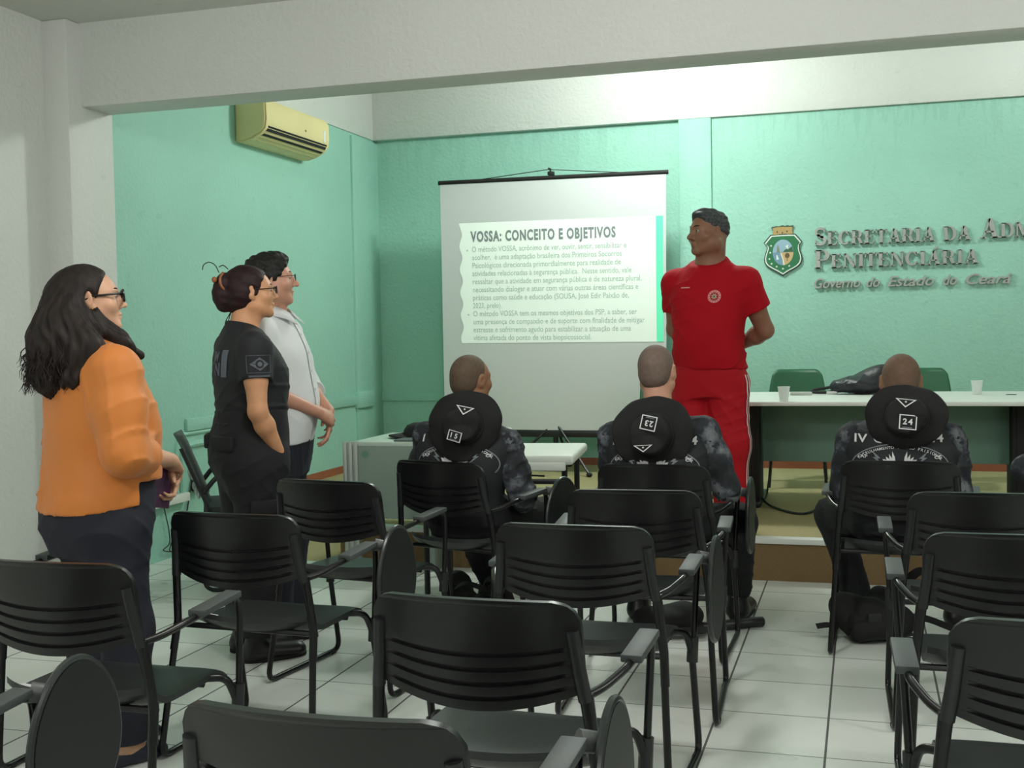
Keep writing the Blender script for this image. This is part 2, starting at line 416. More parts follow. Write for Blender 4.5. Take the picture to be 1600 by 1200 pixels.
mb = MB().tube([W(t, -3.05, 9.352, zs(-3.05, 2.66)), W(t, -2.455, 9.35, 2.715), W(t, -1.84, 9.352, zs(-1.84, 2.66))], 0.0035, 6)
mb.build('hanging_cord', M_cable, t)
for ax, ay in ((-2.10, 9.12), (-2.86, 9.22), (-2.43, 9.80)):
    mb = MB().tube([W(t, -2.44, 9.385, ST+0.42), W(t, ax, ay, ST+0.02)], 0.011, 8)
    leg = mb.build('leg', M_black, t)
    MB().ell(W(t, ax, ay, ST+0.018), (0.026, 0.026, 0.018), 12, 8).build('foot', M_blackmat, leg)
MB().tube([W(t, -2.44, 9.385, ST+0.2), W(t, -2.44, 9.385, ST+0.45)], 0.022, 12).build('hub', M_black, t)
# slide: projector light painted as emission on flat faces
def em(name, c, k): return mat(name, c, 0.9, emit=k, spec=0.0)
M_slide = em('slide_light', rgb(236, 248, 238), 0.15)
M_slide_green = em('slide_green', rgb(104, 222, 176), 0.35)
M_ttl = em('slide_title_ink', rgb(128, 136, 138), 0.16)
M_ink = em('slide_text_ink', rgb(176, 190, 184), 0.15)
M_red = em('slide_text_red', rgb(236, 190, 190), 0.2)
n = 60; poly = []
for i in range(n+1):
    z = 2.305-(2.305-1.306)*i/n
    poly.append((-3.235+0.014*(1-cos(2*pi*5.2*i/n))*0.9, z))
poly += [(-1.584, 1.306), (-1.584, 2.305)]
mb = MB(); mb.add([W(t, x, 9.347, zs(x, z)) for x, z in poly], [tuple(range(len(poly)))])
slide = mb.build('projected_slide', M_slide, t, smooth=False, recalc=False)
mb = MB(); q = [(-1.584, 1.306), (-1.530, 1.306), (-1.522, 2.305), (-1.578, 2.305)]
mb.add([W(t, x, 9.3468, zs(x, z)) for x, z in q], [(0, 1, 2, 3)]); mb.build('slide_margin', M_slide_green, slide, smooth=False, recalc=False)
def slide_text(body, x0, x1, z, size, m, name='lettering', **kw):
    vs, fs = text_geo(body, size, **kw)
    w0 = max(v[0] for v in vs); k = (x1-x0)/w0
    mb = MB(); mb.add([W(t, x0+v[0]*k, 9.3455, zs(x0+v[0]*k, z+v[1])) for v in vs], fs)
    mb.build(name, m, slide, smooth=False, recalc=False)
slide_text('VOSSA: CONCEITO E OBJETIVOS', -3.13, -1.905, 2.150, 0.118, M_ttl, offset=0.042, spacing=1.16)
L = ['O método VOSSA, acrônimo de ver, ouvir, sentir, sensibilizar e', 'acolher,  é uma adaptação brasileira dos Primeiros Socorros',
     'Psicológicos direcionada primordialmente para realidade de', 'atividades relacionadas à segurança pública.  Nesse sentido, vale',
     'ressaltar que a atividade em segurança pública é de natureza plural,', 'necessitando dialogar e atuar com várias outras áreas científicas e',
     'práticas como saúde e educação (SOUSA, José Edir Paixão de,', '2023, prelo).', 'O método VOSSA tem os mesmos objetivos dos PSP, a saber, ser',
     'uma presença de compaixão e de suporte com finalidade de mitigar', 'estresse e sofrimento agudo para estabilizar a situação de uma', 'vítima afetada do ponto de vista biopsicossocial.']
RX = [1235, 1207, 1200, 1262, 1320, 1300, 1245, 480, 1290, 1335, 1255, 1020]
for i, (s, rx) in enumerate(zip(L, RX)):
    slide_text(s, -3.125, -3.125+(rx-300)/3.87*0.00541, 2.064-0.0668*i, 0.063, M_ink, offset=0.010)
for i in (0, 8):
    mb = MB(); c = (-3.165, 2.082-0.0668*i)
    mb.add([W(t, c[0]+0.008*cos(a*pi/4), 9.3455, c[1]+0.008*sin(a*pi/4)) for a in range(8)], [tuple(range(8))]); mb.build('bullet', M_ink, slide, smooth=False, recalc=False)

# ---- coat of arms
t = thing('coat_of_arms', 'green and white state coat of arms plaque on the green wall', 'coat of arms', (-0.632, YB-0.037, 2.0))
K = 0.301/700
def sp(pts): return [((x-400)*K, (650-y)*K) for x, y in pts]
WALLM = Matrix(((1, 0, 0, 0), (0, 0, -1, 0), (0, 1, 0, 0), (0, 0, 0, 1)))     # x right, y up, z out of the wall
def shield(k):
    base = [(170, 290), (280, 284), (400, 282), (520, 280), (640, 286), (700, 356), (760, 430), (722, 480), (712, 540), (726, 620), (752, 690), (762, 770), (740, 850), (690, 905), (620, 950), (500, 1010), (400, 1075), (300, 1010), (180, 945), (100, 890), (58, 830), (48, 760), (62, 680), (90, 600), (106, 540), (98, 490), (45, 440), (110, 360)]
    c = (402, 640); return [(c[0]+(x-c[0])*k, c[1]+(y-c[1])*k) for x, y in base]
MB().prism(sp(shield(1.0)), 0, 0.022, WALLM, bev=0.003).build('shield', mat('crest_dark_green', rgb(22, 66, 50), 0.4), t)
MB().prism(sp(shield(0.945)), 0.02, 0.0235, WALLM).build('border', mat('crest_white', rgb(220, 228, 220), 0.4), t, smooth=False)
MB().prism(sp(shield(0.885)), 0.02, 0.0250, WALLM).build('field', mat('crest_green', rgb(24, 112, 68), 0.4), t, smooth=False)
oc = (405, 632); orx, ory = 192, 242
def oval(a0, a1, n=40, k=1.0): return [(oc[0]+orx*k*cos(a0+(a1-a0)*i/n), oc[1]-ory*k*sin(a0+(a1-a0)*i/n)) for i in range(n+1)]
MB().prism(sp(oval(0, pi)), 0.02, 0.0275, WALLM).build('sky_panel', mat('crest_sky', rgb(146, 178, 196), 0.5), t, smooth=False)
MB().prism(sp(oval(pi, 1.52*pi, 30) + [(400, 760), (352, 640)]), 0.02, 0.0275, WALLM).build('sea_panel', mat('crest_sea', rgb(112, 148, 172), 0.5), t, smooth=False)
MB().prism(sp(oval(1.52*pi, 2*pi, 30) + [(400, 632), (352, 640), (400, 760)]), 0.02, 0.0275, WALLM).build('land_panel', mat('crest_land', rgb(196, 168, 120), 0.5), t, smooth=False)
MB().prism(sp([(352, 640), (376, 640), (412, 740), (440, 868), (405, 874), (392, 760)]), 0.02, 0.0282, WALLM).build('shore', mat('crest_shore', rgb(226, 218, 190), 0.5), t, smooth=False)
MB().prism(sp([(400, 628), (440, 580), (480, 566), (520, 560), (575, 520), (597, 628)]), 0.02, 0.0285, WALLM).build('hill', mat('crest_hill', rgb(44, 92, 56), 0.5), t, smooth=False)
MB().prism(sp([(285, 628), (296, 520), (312, 480), (326, 520), (345, 628)]), 0.02, 0.0285, WALLM).build('tower', mat('crest_tower', rgb(128, 134, 112), 0.5), t, smooth=False)
MB().prism(sp([(280, 680), (300, 680), (318, 730), (330, 760), (282, 770)]), 0.02, 0.0288, WALLM).prism(sp([(452, 516), (500, 486), (502, 586)]), 0.02, 0.029, WALLM).build('sail', mat('crest_white', rgb(220, 228, 220)), t, smooth=False)
MB().prism(sp([(483+44*cos(i*pi/10), 694+50*sin(i*pi/10)) for i in range(20)]), 0.02, 0.0285, WALLM).prism(sp([(478, 740), (488, 740), (490, 800), (476, 800)]), 0.02, 0.0285, WALLM).build('palm', mat('crest_palm', rgb(96, 76, 44), 0.5), t, smooth=False)
for x, y in ((184, 500), (167, 630), (150, 748), (190, 840), (284, 898), (400, 940), (518, 890)):
    st = [(x+(24 if i % 2 == 0 else 11)*sin(i*pi/5), y-(24 if i % 2 == 0 else 11)*cos(i*pi/5)) for i in range(10)]
    MB().prism(sp(st), 0.02, 0.0275, WALLM).build('star', mat('crest_white', rgb(220, 228, 220)), t, smooth=False)
cr = MB().prism(sp([(205, 300), (230, 200), (192, 160), (250, 140), (300, 150), (320, 128), (400, 118), (440, 130), (480, 122), (540, 138), (600, 128), (575, 200), (590, 290)]), 0, 0.02, WALLM, bev=0.002)
crown = cr.build('crown', mat('crest_gold', rgb(176, 150, 96), 0.5), t)
MB().prism(sp([(186, 168), (210, 140), (300, 128), (320, 140), (400, 116), (440, 130), (490, 118), (530, 132), (604, 124), (590, 152), (400, 142), (260, 152)]), 0.005, 0.0215, WALLM).build('battlement', mat('crest_dark_green', rgb(22, 66, 50)), crown, smooth=False)
mb = MB()
for x, y in ((300, 240), (395, 258), (480, 236)): mb.prism(sp([(x+14*cos(i*pi/5), y+20*sin(i*pi/5)) for i in range(10)]), 0.01, 0.021, WALLM)
mb.build('opening', mat('crest_palm', rgb(96, 76, 44)), crown, smooth=False)

# ---- metal wall lettering with serifs
def ribbon(path, wid):
    P = [Vector((p[0], p[1])) for p in path]; Lf = []; Rt = []
    for i, p in enumerate(P):
        d = (P[min(i+1, len(P)-1)]-P[max(i-1, 0)]).normalized(); nn = Vector((-d.y, d.x)); ww = wid[i] if isinstance(wid, (list, tuple)) else wid
        Lf.append(p+nn*ww/2); Rt.append(p-nn*ww/2)
    return [(tuple(Lf[i]), tuple(Lf[i+1]), tuple(Rt[i+1]), tuple(Rt[i])) for i in range(len(P)-1)]
def arc(cx, cy, rx, ry, a0, a1, n, w0, w1):
    path = []; wd = []
    for i in range(n+1):
        a = radians(a0+(a1-a0)*i/n); path.append((cx+rx*cos(a), cy+ry*sin(a))); wd.append(w1+(w0-w1)*abs(cos(a))**1.3)
    return ribbon(path, wd)
def bar(x0, y0, x1, y1): return [((x0, y0), (x1, y0), (x1, y1), (x0, y1))]
TK, TN, SH = 0.19, 0.075, 0.06
def stem(x, serif=True): return bar(x, 0, x+TK, 1) + (bar(x-0.07, 0, x+TK+0.07, SH) + bar(x-0.07, 1-SH, x+TK+0.07, 1) if serif else [])
def slant(x0, y0, x1, y1, w): return [((x0, y0), (x0+w, y0), (x1+w, y1), (x1, y1))]
GL = {
 'S': (0.58, arc(0.29, 0.74, 0.20, 0.20, 40, 270, 18, 0.11, TN+0.05) + arc(0.29, 0.27, 0.21, 0.21, 90, -150, 18, 0.15, TN+0.05) + bar(0.44, 0.72, 0.50, 0.98) + bar(0.05, 0.02, 0.11, 0.32) + ribbon([(0.16, 0.62), (0.29, 0.51), (0.42, 0.40)], 0.17)),
 'E': (0.66, stem(0.07) + bar(0.1, 0, 0.6, TN) + bar(0.1, 1-TN, 0.56, 1) + bar(0.2, 0.47, 0.44, 0.47+TN) + bar(0.55, 0, 0.61, 0.26) + bar(0.51, 0.76, 0.57, 1) + bar(0.40, 0.38, 0.45, 0.64)),
 'C': (0.74, arc(0.39, 0.5, 0.29, 0.46, 40, 320, 26, 0.20, TN) + bar(0.58, 0.68, 0.64, 0.98) + bar(0.60, 0.08, 0.66, 0.30)),
 'R': (0.76, stem(0.07) + bar(0.2, 1-TN, 0.42, 1) + bar(0.2, 0.46, 0.42, 0.46+TN) + arc(0.40, 0.73, 0.17, 0.235, -90, 90, 14, 0.17, TN) + slant(0.56, 0, 0.34, 0.50, 0.19) + bar(0.52, 0, 0.80, SH)),
 'T': (0.68, bar(0.245, 0, 0.245+TK, 1) + bar(0.16, 0, 0.52, SH) + bar(0.02, 1-TN, 0.66, 1) + bar(0.02, 0.72, 0.08, 1) + bar(0.60, 0.72, 0.66, 1)),
 'A': (0.80, slant(0.52, 0, 0.31, 1, 0.20) + slant(0.10, 0, 0.36, 1, 0.08) + bar(0.2, 0.28, 0.56, 0.28+TN) + bar(0.0, 0, 0.26, SH) + bar(0.44, 0, 0.82, SH)),
 'I': (0.36, stem(0.085)),
 'D': (0.78, stem(0.07) + bar(0.2, 0, 0.40, TN) + bar(0.2, 1-TN, 0.40, 1) + arc(0.38, 0.5, 0.29, 0.463, -90, 90, 20, 0.20, TN)),
 'M': (0.96, slant(0.09, 0, 0.09, 1, 0.075) + slant(0.72, 0, 0.72, 1, TK) + slant(0.44, 0, 0.09, 1, 0.19) + slant(0.44, 0, 0.74, 1, 0.08) + bar(0.0, 0, 0.26, SH) + bar(0.64, 0, 0.99, SH) + bar(0.0, 1-SH, 0.24, 1) + bar(0.74, 1-SH, 0.99, 1)),
 'O': (0.80, arc(0.40, 0.5, 0.30, 0.46, 0, 360, 36, 0.20, TN)),
 'P': (0.68, stem(0.07) + bar(0.2, 1-TN, 0.40, 1) + bar(0.2, 0.42, 0.40, 0.42+TN) + arc(0.39, 0.71, 0.18, 0.255, -90, 90, 14, 0.18, TN)),
 'N': (0.80, slant(0.09, 0, 0.09, 1, 0.075) + slant(0.64, 0, 0.64, 1, 0.075) + slant(0.54, 0, 0.07, 1, 0.19) + bar(0.0, 0, 0.26, SH) + bar(0.54, 1-SH, 0.80, 1) + bar(0.0, 1-SH, 0.2, 1)),
}
M_steel = mat('steel_letter_face', rgb(160, 163, 158), 0.4, 0.45)
t = thing('wall_lettering', 'raised steel capital letters and slanted line spelling the ministry name on the green wall', 'sign', (-0.39, YB-0.037, 1.70))
def serif_line(words, x, zb, cap, small, x_end):
    for k in (1, 0):          # first pass measures, second builds
        cx = x; kx = 1.0 if k else (x_end-x)/(end-x)
        for wd in words:
            for i, ch in enumerate(wd):
                acc = ch == 'Á'; til = ch == 'Ã'; ced = ch == 'Ç'; ch = {'Á': 'A', 'Ã': 'A', 'Ç': 'C'}.get(ch, ch)
                h = cap if (i == 0 and wd != 'DA') else small
                wgl, quads = GL[ch]
                if not k:
                    mb = MB()
                    for q in quads: mb.prism([(p[0]*h*kx*0.97, p[1]*h) for p in q], 0.006, 0.03)
                    if acc: mb.prism([(0.34*h*kx, 1.06*h), (0.46*h*kx, 1.06*h), (0.66*h*kx, 1.27*h), (0.50*h*kx, 1.27*h)], 0.006, 0.03)
                    if til: mb.prism([(0.22*h*kx, 1.06*h), (0.60*h*kx, 1.12*h), (0.60*h*kx, 1.2*h), (0.22*h*kx, 1.14*h)], 0.006, 0.03)
                    if ced: mb.prism([(0.34*h*kx, -0.2*h), (0.46*h*kx, -0.2*h), (0.46*h*kx, 0.06*h), (0.38*h*kx, 0.06*h)], 0.006, 0.03)
                    mb.build('letter', M_steel, t, loc=None, smooth=False, recalc=False).matrix_local = Matrix.Translation((x+(cx-x)*kx-t.location.x, 0, zb-t.location.z)) @ WALLM
                cx += (wgl*0.97+0.03)*h
            cx += small*0.42
        end = cx-small*0.42
serif_line(['SECRETARIA', 'DA'], -0.383, 2.053, 0.146, 0.112, 0.812)
serif_line(['ADMINISTRAÇÃO'], 0.875, 2.063, 0.15, 0.112, 2.17)
serif_line(['PENITENCIÁRIA'], -0.383, 1.868, 0.148, 0.112, 0.870)
vs, fs = text_geo('Governo', 0.125, offset=0.016, extrude=0.012, shear=0.32, spacing=1.05)
words = [('Governo', -0.385, -0.025), ('do', 0.022, 0.125), ('Estado', 0.185, 0.535), ('do', 0.60, 0.705), ('Ceará', 0.77, 1.11)]
for wd, x0, x1 in words:
    vs, fs = text_geo(wd, 0.115, offset=0.016, extrude=0.011, shear=0.30)
    a = min(v[0] for v in vs); b = max(v[0] for v in vs)
    mb = MB(); mb.add([((v[0]-a)*(x1-x0)/(b-a), v[1], v[2]+0.018) for v in vs], fs)
    mb.build('lettering', M_steel, t, smooth=False, recalc=False).matrix_local = Matrix.Translation((x0-t.location.x, 0, 1.708-t.location.z)) @ WALLM
# ------------------------------------------------------------------ stage table and what stands on it
TZ = 0.945
M_top = mat('pale_laminate', rgb(222, 226, 220), 0.35, var=0.02)
M_panel = mat('grey_green_panel', rgb(108, 144, 130), 0.5)
t = thing('conference_table', 'long pale-topped table with grey front panel on the stage', 'table', (0.1, 7.87, ST))
MB().box((-1.17, -0.57, TZ-0.026-ST), (1.15, 0.57, TZ-ST), 0.006).build('tabletop', M_top, t)
MB().box((-0.74, 0.02, 0.285), (0.79, 0.04, TZ-0.03-ST), 0.002).build('front_panel', M_panel, t)
for sx in (-0.795, 0.82):
    mb = MB().box((sx-0.055, -0.13, 0.03), (sx+0.045, 0.16, TZ-0.026-ST), 0.012)
    mb.box((sx-0.03, -0.138, 0.05), (sx+0.02, -0.128, TZ-0.05-ST), 0.002)
    lg = mb.build('leg', M_blackmat, t)
    MB().box((sx-0.06, -0.17, 0), (sx+0.05, 0.48, 0.04), 0.012).build('foot', M_black, lg)
for gx in (-0.865, 0.79):
    MB().cyl((gx, 0.14, TZ-ST-0.002), (gx, 0.14, TZ-ST+0.003), 0.032, n=20).build('grommet', M_blackmat, t)

M_cup = mat('translucent_cup', rgb(235, 242, 238), 0.2, alpha=0.55)
def cup(x, y, label):
    c = thing('plastic_cup', label, 'cup', (x, y, TZ), 0, 'clear plastic cups on the stage table')
    MB().lathe([(0.026, 0.001), (0.027, 0.003), (0.036, 0.085), (0.039, 0.087), (0.0385, 0.09), (0.035, 0.088), (0.0255, 0.006)], 24).build('cup_wall', M_cup, c)
    return c
cup(-0.47, 7.36, 'clear plastic cup on the table edge beside the man in red')
cup(0.69, 8.03, 'clear plastic cup by the right end of the stage table')
o = MB().box((-0.47, 8.0, TZ+0.001), (-0.33, 8.045, TZ+0.022), 0.004).build('board_eraser', mat('grey_white', rgb(190, 196, 190), 0.5))
tag(o, 'small pale eraser lying on the stage table left of the bag', 'eraser')

def blob(name, mats, fn, nu, nv, parent=None, **kw): return MB().grid(fn, nu, nv).build(name, mats, parent, **kw)
# green chairs behind the table
def green_chair(x, y, rz, label):
    t = thing('plastic_chair', label, 'chair', (x, y, ST), rz, 'green plastic chairs behind the stage table')
    def sh(u, v):
        uu = u*2-1; xx = 0.205*uu*(1-0.10*v**3); corner = 0.10*max(0, abs(uu)-0.72)**2*12
        return (xx, -0.045*(1-uu*uu)-0.10*v, 0.50+0.345*v-corner*(v > 0.5)*1.0*(v-0.5)*2*0.45)
    mb = MB().grid(sh, 19, 12); b = mb.build('backrest', M_greenplastic, t)
    s = b.modifiers.new('solid', 'SOLIDIFY'); s.thickness = 0.014
    def st(u, v):
        uu = u*2-1; return (0.21*uu, 0.40*v, 0.445-0.015*(1-uu*uu)+0.012*sin(pi*v)-(0.02*max(0, v-0.85)*6))
    b = MB().grid(st, 13, 12).build('seat', M_greenplastic, t); s = b.modifiers.new('solid', 'SOLIDIFY'); s.thickness = 0.016
    for s_ in (-1, 1):
        MB().tube(fillet([(0.18*s_, -0.05, 0.62), (0.18*s_, 0.0, 0.44), (0.21*s_, -0.09, 0.012)], 0.05), 0.011, 8).build('leg', M_black, t)
        MB().tube(fillet([(0.17*s_, 0.02, 0.43), (0.17*s_, 0.34, 0.43), (0.20*s_, 0.43, 0.012)], 0.05), 0.011, 8).build('leg', M_black, t)
    return t
green_chair(-0.48, 9.05, pi+0.05, 'dark green plastic chair behind the table, left of the black bag')
green_chair(0.40, 9.10, pi-0.05, 'dark green plastic chair behind the table, hidden partly by a shaved head')
green_chair(-1.40, 8.75, pi+0.3, 'dark green plastic chair behind the man with hat number 23')

# cables and floor bits on the stage
o = MB().tube(catmull([(-0.66, 7.86, ST+0.06), (-0.62, 7.80, ST+0.025), (-0.56, 7.68, ST+0.012), (-0.42, 7.48, ST+0.008), (-0.33, 7.52, ST+0.008), (-0.24, 7.85, ST+0.012), (-0.12, 8.05, ST+0.02), (0.02, 8.0, ST+0.012), (0.25, 8.05, ST+0.01)]), 0.008, 8).build('power_cable', M_cable)
tag(o, 'black cable snaking over the stage carpet under the long table', 'cable')
o = MB().tube(catmull([(-0.60, 8.12, ST+0.30), (-0.62, 8.10, ST+0.14), (-0.64, 8.0, ST+0.02), (-0.70, 7.72, ST+0.008), (-0.72, 7.50, ST+0.008), (-0.78, 7.40, ST+0.008)]), 0.006, 8).build('power_cable', M_cable)
tag(o, 'thin black cable hanging by the left leg of the long table', 'cable')
t = thing('power_brick', 'black power brick with looped cord on the stage near the white table', 'power supply', (-1.80, 7.05, ST), 0.15)
MB().box((-0.10, -0.035, 0.0), (0.10, 0.035, 0.035), 0.008).build('body', M_black, t)
MB().tube(catmull([(0.02, 0.0, 0.03), (0.0, 0.0, 0.09), (-0.03, 0.0, 0.15), (-0.09, 0.0, 0.185), (-0.15, 0.0, 0.15), (-0.17, 0.0, 0.06), (-0.18, 0.02, 0.01)]), 0.005, 8).build('cord', M_cable, t)
MB().tube([(-0.10, 0, 0.02), (-0.105, 0.0, 0.06), (-0.125, 0.0, 0.085)], [0.012, 0.009, 0.004], 8).build('plug', M_black, t)

# ------------------------------------------------------------------ grey desk and white folding table in front of the stage
M_desk = mat('grey_green_laminate', rgb(140, 156, 146), 0.5)
t = thing('office_desk', 'grey-green panelled desk with aluminium corner post below the screen', 'desk', (-2.75, 6.42, 0))
MB().box((-0.14, -0.012, 0.31), (0.34, 0.012, 0.745), 0.003).build('front_panel', M_desk, t)
mb = MB()
for x in (-0.225, -0.190, -0.155): mb.box((x, -0.022, 0.0), (x+0.026, 0.022, 0.765), 0.004)
mb.box((-0.225, -0.012, 0.0), (-0.13, 0.014, 0.76)); mb.build('corner_post', M_alu, t)
MB().box((-0.17, -0.015, 0.74), (0.34, 0.62, 0.765), 0.004).build('desktop', mat('pale_green_laminate', rgb(196, 212, 200), 0.4), t)
MB().cyl((-0.085, -0.0125, 0.69), (-0.085, -0.016, 0.69), 0.02, n=20).build('cable_cap', M_panel, t)
MB().box((0.29, 0.02, 0.0), (0.33, 0.55, 0.74), 0.003).build('end_panel', M_desk, t)
t = thing('cap', 'black peaked cap lying on the grey-green desk', 'hat', (-2.60, 6.70, 0.765), 0.2)
MB().lathe([(0.098, 0.001), (0.10, 0.02), (0.095, 0.05), (0.075, 0.078), (0.04, 0.092), (0.0, 0.095)], 24).build('crown', M_blackmat, t)
def pk(u, v):
    a = pi*(0.62+0.76*u); r = 0.095+0.085*v*sin(pi*u)**0.5; return (r*cos(a)*1.0-0.01, r*sin(a)-0.0, 0.02+0.012*sin(pi*u)-0.012*v)
b = MB().grid(pk, 16, 5).build('peak', M_blackmat, t); b.modifiers.new('solid', 'SOLIDIFY').thickness = 0.006
o = MB().box((-2.66, 6.43, 0.766), (-2.43, 6.60, 0.776), 0.003).build('folder', mat('grey_folder', rgb(96, 104, 104), 0.5))
tag(o, 'thin grey folder on the grey-green desk in front of the cap', 'folder')

M_tabw = mat('white_moulded_plastic', rgb(228, 236, 226), 0.45)
t = thing('folding_table', 'white moulded plastic folding table beside the camouflaged sleeve', 'table', (-1.92, 6.18, 0), radians(7))
mb = MB().box((-0.40, -0.34, 0.705), (0.44, 0.36, 0.755), 0.016, seg=3)
mb.build('tabletop', M_tabw, t)
MB().box((-0.385, -0.345, 0.675), (0.40, -0.325, 0.72), 0.008).build('front_rim', M_tabw, t)
for x in (-0.365, 0.385):
    for y in (-0.27, 0.29): MB().tube([(x, y, 0.71), (x, y, 0.004)], 0.016, 10).build('leg', M_black, t)
MB().box((-0.37, -0.30, 0.60), (0.39, -0.27, 0.625), 0.004).build('crossbar', M_black, t)
mb = MB(); rr = random.Random(11)
for k in range(9):
    x0 = rr.uniform(-0.38, 0.2); mb.tube(catmull([(x0, -0.27, 0.63+0.01*k % 0.03), (x0+0.06, -0.29, 0.645+rr.uniform(0, 0.02)), (x0+0.13, -0.28, 0.635+rr.uniform(0, 0.03)), (x0+0.2, -0.27, 0.64)]), 0.005, 6)
mb.build('cable_bundle', M_cable, t)
t = thing('projector', 'white box-shaped projector corner on the white folding table', 'projector', (-2.06, 6.30, 0.755), 0.1)
MB().box((-0.15, -0.12, 0.008), (0.15, 0.12, 0.10), 0.018, seg=3).build('casing', M_whiteplastic, t)
MB().cyl((0.05, 0.118, 0.055), (0.05, 0.15, 0.055), 0.032, n=20).build('lens', M_black, t)
for x in (-0.12, 0.12):
    for y in (-0.09, 0.09): MB().cyl((x, y, 0.0), (x, y, 0.012), 0.012, n=10).build('foot', M_blackmat, t)

# ------------------------------------------------------------------ mesh-back chair by the left wall
t = thing('visitor_chair', 'grey mesh-back chair with black sled base by the left wall', 'chair', (-3.38, 5.98, 0), radians(-57))
M_mesh = mat('grey_mesh', rgb(74, 84, 80), 0.7, bump=0.6, bscale=260, bdist=0.002)
def bk(u, v):
    uu = u*2-1; return (0.215*uu*(1-0.06*v), -0.20-0.14*v-0.03*(1-uu*uu)-0.05*max(0, v-0.8)*3*0.3, 0.50+0.37*v)
b = MB().grid(bk, 14, 12).build('backrest', M_mesh, t); b.modifiers.new('solid', 'SOLIDIFY').thickness = 0.02
mb = MB().box((-0.23, -0.22, 0.425), (0.23, 0.24, 0.475), 0.02); mb.build('seat', mat('dark_grey_fabric', rgb(52, 58, 56), 0.9), t)
for s in (-1, 1):
    MB().tube(fillet([(0.235*s, -0.36, 0.80), (0.235*s, -0.22, 0.46), (0.235*s, -0.26, 0.012), (0.235*s, 0.26, 0.012), (0.235*s, 0.20, 0.44), (0.235*s, -0.1, 0.44)], 0.07), 0.012, 10).build('side_frame', M_black, t)
    MB().tube(fillet([(0.235*s, -0.25, 0.55), (0.26*s, -0.16, 0.66), (0.26*s, 0.16, 0.66), (0.24*s, 0.20, 0.46)], 0.08), 0.014, 10).build('armrest', M_black, t)
M_film = mat('crumpled_film', rgb(186, 200, 190), 0.3, alpha=0.6)
rr = random.Random(5)
mb = MB()
for k in range(14):
    c = (rr.uniform(-0.2, 0.2), -0.285-rr.uniform(0.0, 0.03), 0.52+rr.random()*0.14)
    c = (c[0], -0.205-0.14*(c[2]-0.5)/0.37-0.045-rr.uniform(0, 0.015), c[2])
    mb.ell(c, (0.03, 0.010, 0.022), 8, 6, R=Matrix.Rotation(rr.uniform(-1, 1), 3, 'Y'))
mb.build('torn_film', M_film, t, angle=10)

# ------------------------------------------------------------------ lecture chairs
def chair_plastic():
    N = Nodes('black_chair_plastic'); 
    N.l(N.ramp(N.noise(5, 5), [(0.35, rgb(11, 12, 13)), (0.7, rgb(19, 20, 21))]), N.b.inputs['Base Color'])
    N.l(N.math('ADD', N.math('MULTIPLY', N.noise(11, 4), 0.18), 0.26), N.b.inputs['Roughness'])
    N.b.inputs['Specular IOR Level'].default_value = 0.5
    N.bump(N.noise(420, 2), 0.08, 0.0008); return N.m
M_cp = chair_plastic()
M_seat = mat('charcoal_seat_plastic', rgb(38, 42, 42), 0.40, var=0.14, vscale=7, bump=0.15, bscale=350, bdist=0.001)
M_tubeb = mat('black_steel_tube', rgb(17, 18, 19), 0.28, 0.2)
M_pad = mat('grey_arm_pad', rgb(66, 71, 71), 0.55)
M_tab = mat('charcoal_tablet', rgb(20, 25, 25), 0.5, var=0.1)
M_edge = mat('tablet_edge', rgb(44, 48, 48), 0.3)
M_tag = mat('white_label', rgb(205, 205, 208), 0.6)

def backrest_mesh():
    zt, zb, R = 0.832, 0.632, 0.055
    NU = 41; rows = []
    prof = [(0, 0), (0.03, 0), (0.09, 0), (0.095, 1), (0.125, 1), (0.135, 0.1), (0.20, 0), (0.225, 0), (0.23, 1), (0.26, 1), (0.27, 0.1), (0.33, 0), (0.36, 0), (0.365, 1), (0.395, 1), (0.405, .1), (0.46, 0),
            (0.495, 0), (0.50, 1), (0.53, 1), (0.54, .1), (0.58, 0), (0.65, 0), (0.8, 0), (0.90, 0), (0.95, 0.0), (0.965, -0.6), (0.98, -0.9), (1.0, -0.9)]
    def half(v):      # half width at height fraction v, with rounded top corners
        w = 0.240
        d = (1-v)*(zt-zb)
        return w-(R-sqrt(max(0, R*R-(R-d)**2)) if d < R else 0)
    vs = []
    for side in (0, 1):
        for (v, g) in prof:
            hw = half(v)
            for i in range(NU):
                u = 2*i/(NU-1)-1; x = hw*u
                bul = 1-(x/0.240)**2
                z = zb+(zt-zb)*v + 0.008*bul*v - 0.042*bul*(1-v)**0.75
                y = -0.055*bul+0.012-0.035*(v-0.5)
                dep = 0.0105*g*min(1, max(0, (0.86-abs(x)/0.240)*12)) if g > 0 else 0.006*g
                y += dep if side == 0 else 0.014
                vs.append((x, y, z))
    nr = len(prof); fs = []
    for s in (0, 1):
        for j in range(nr-1):
            for i in range(NU-1):
                q = (s*nr*NU+j*NU+i, s*nr*NU+j*NU+i+1, s*nr*NU+(j+1)*NU+i+1, s*nr*NU+(j+1)*NU+i)
                fs.append(q if s == 0 else q[::-1])
    o = nr*NU
    for j in range(nr-1):
        for i in (0, NU-1): fs.append((j*NU+i, (j+1)*NU+i, o+(j+1)*NU+i, o+j*NU+i))
    for i in range(NU-1):
        for j in (0, nr-1): fs.append((j*NU+i, j*NU+i+1, o+j*NU+i+1, o+j*NU+i))
    return MB().add(vs, fs)
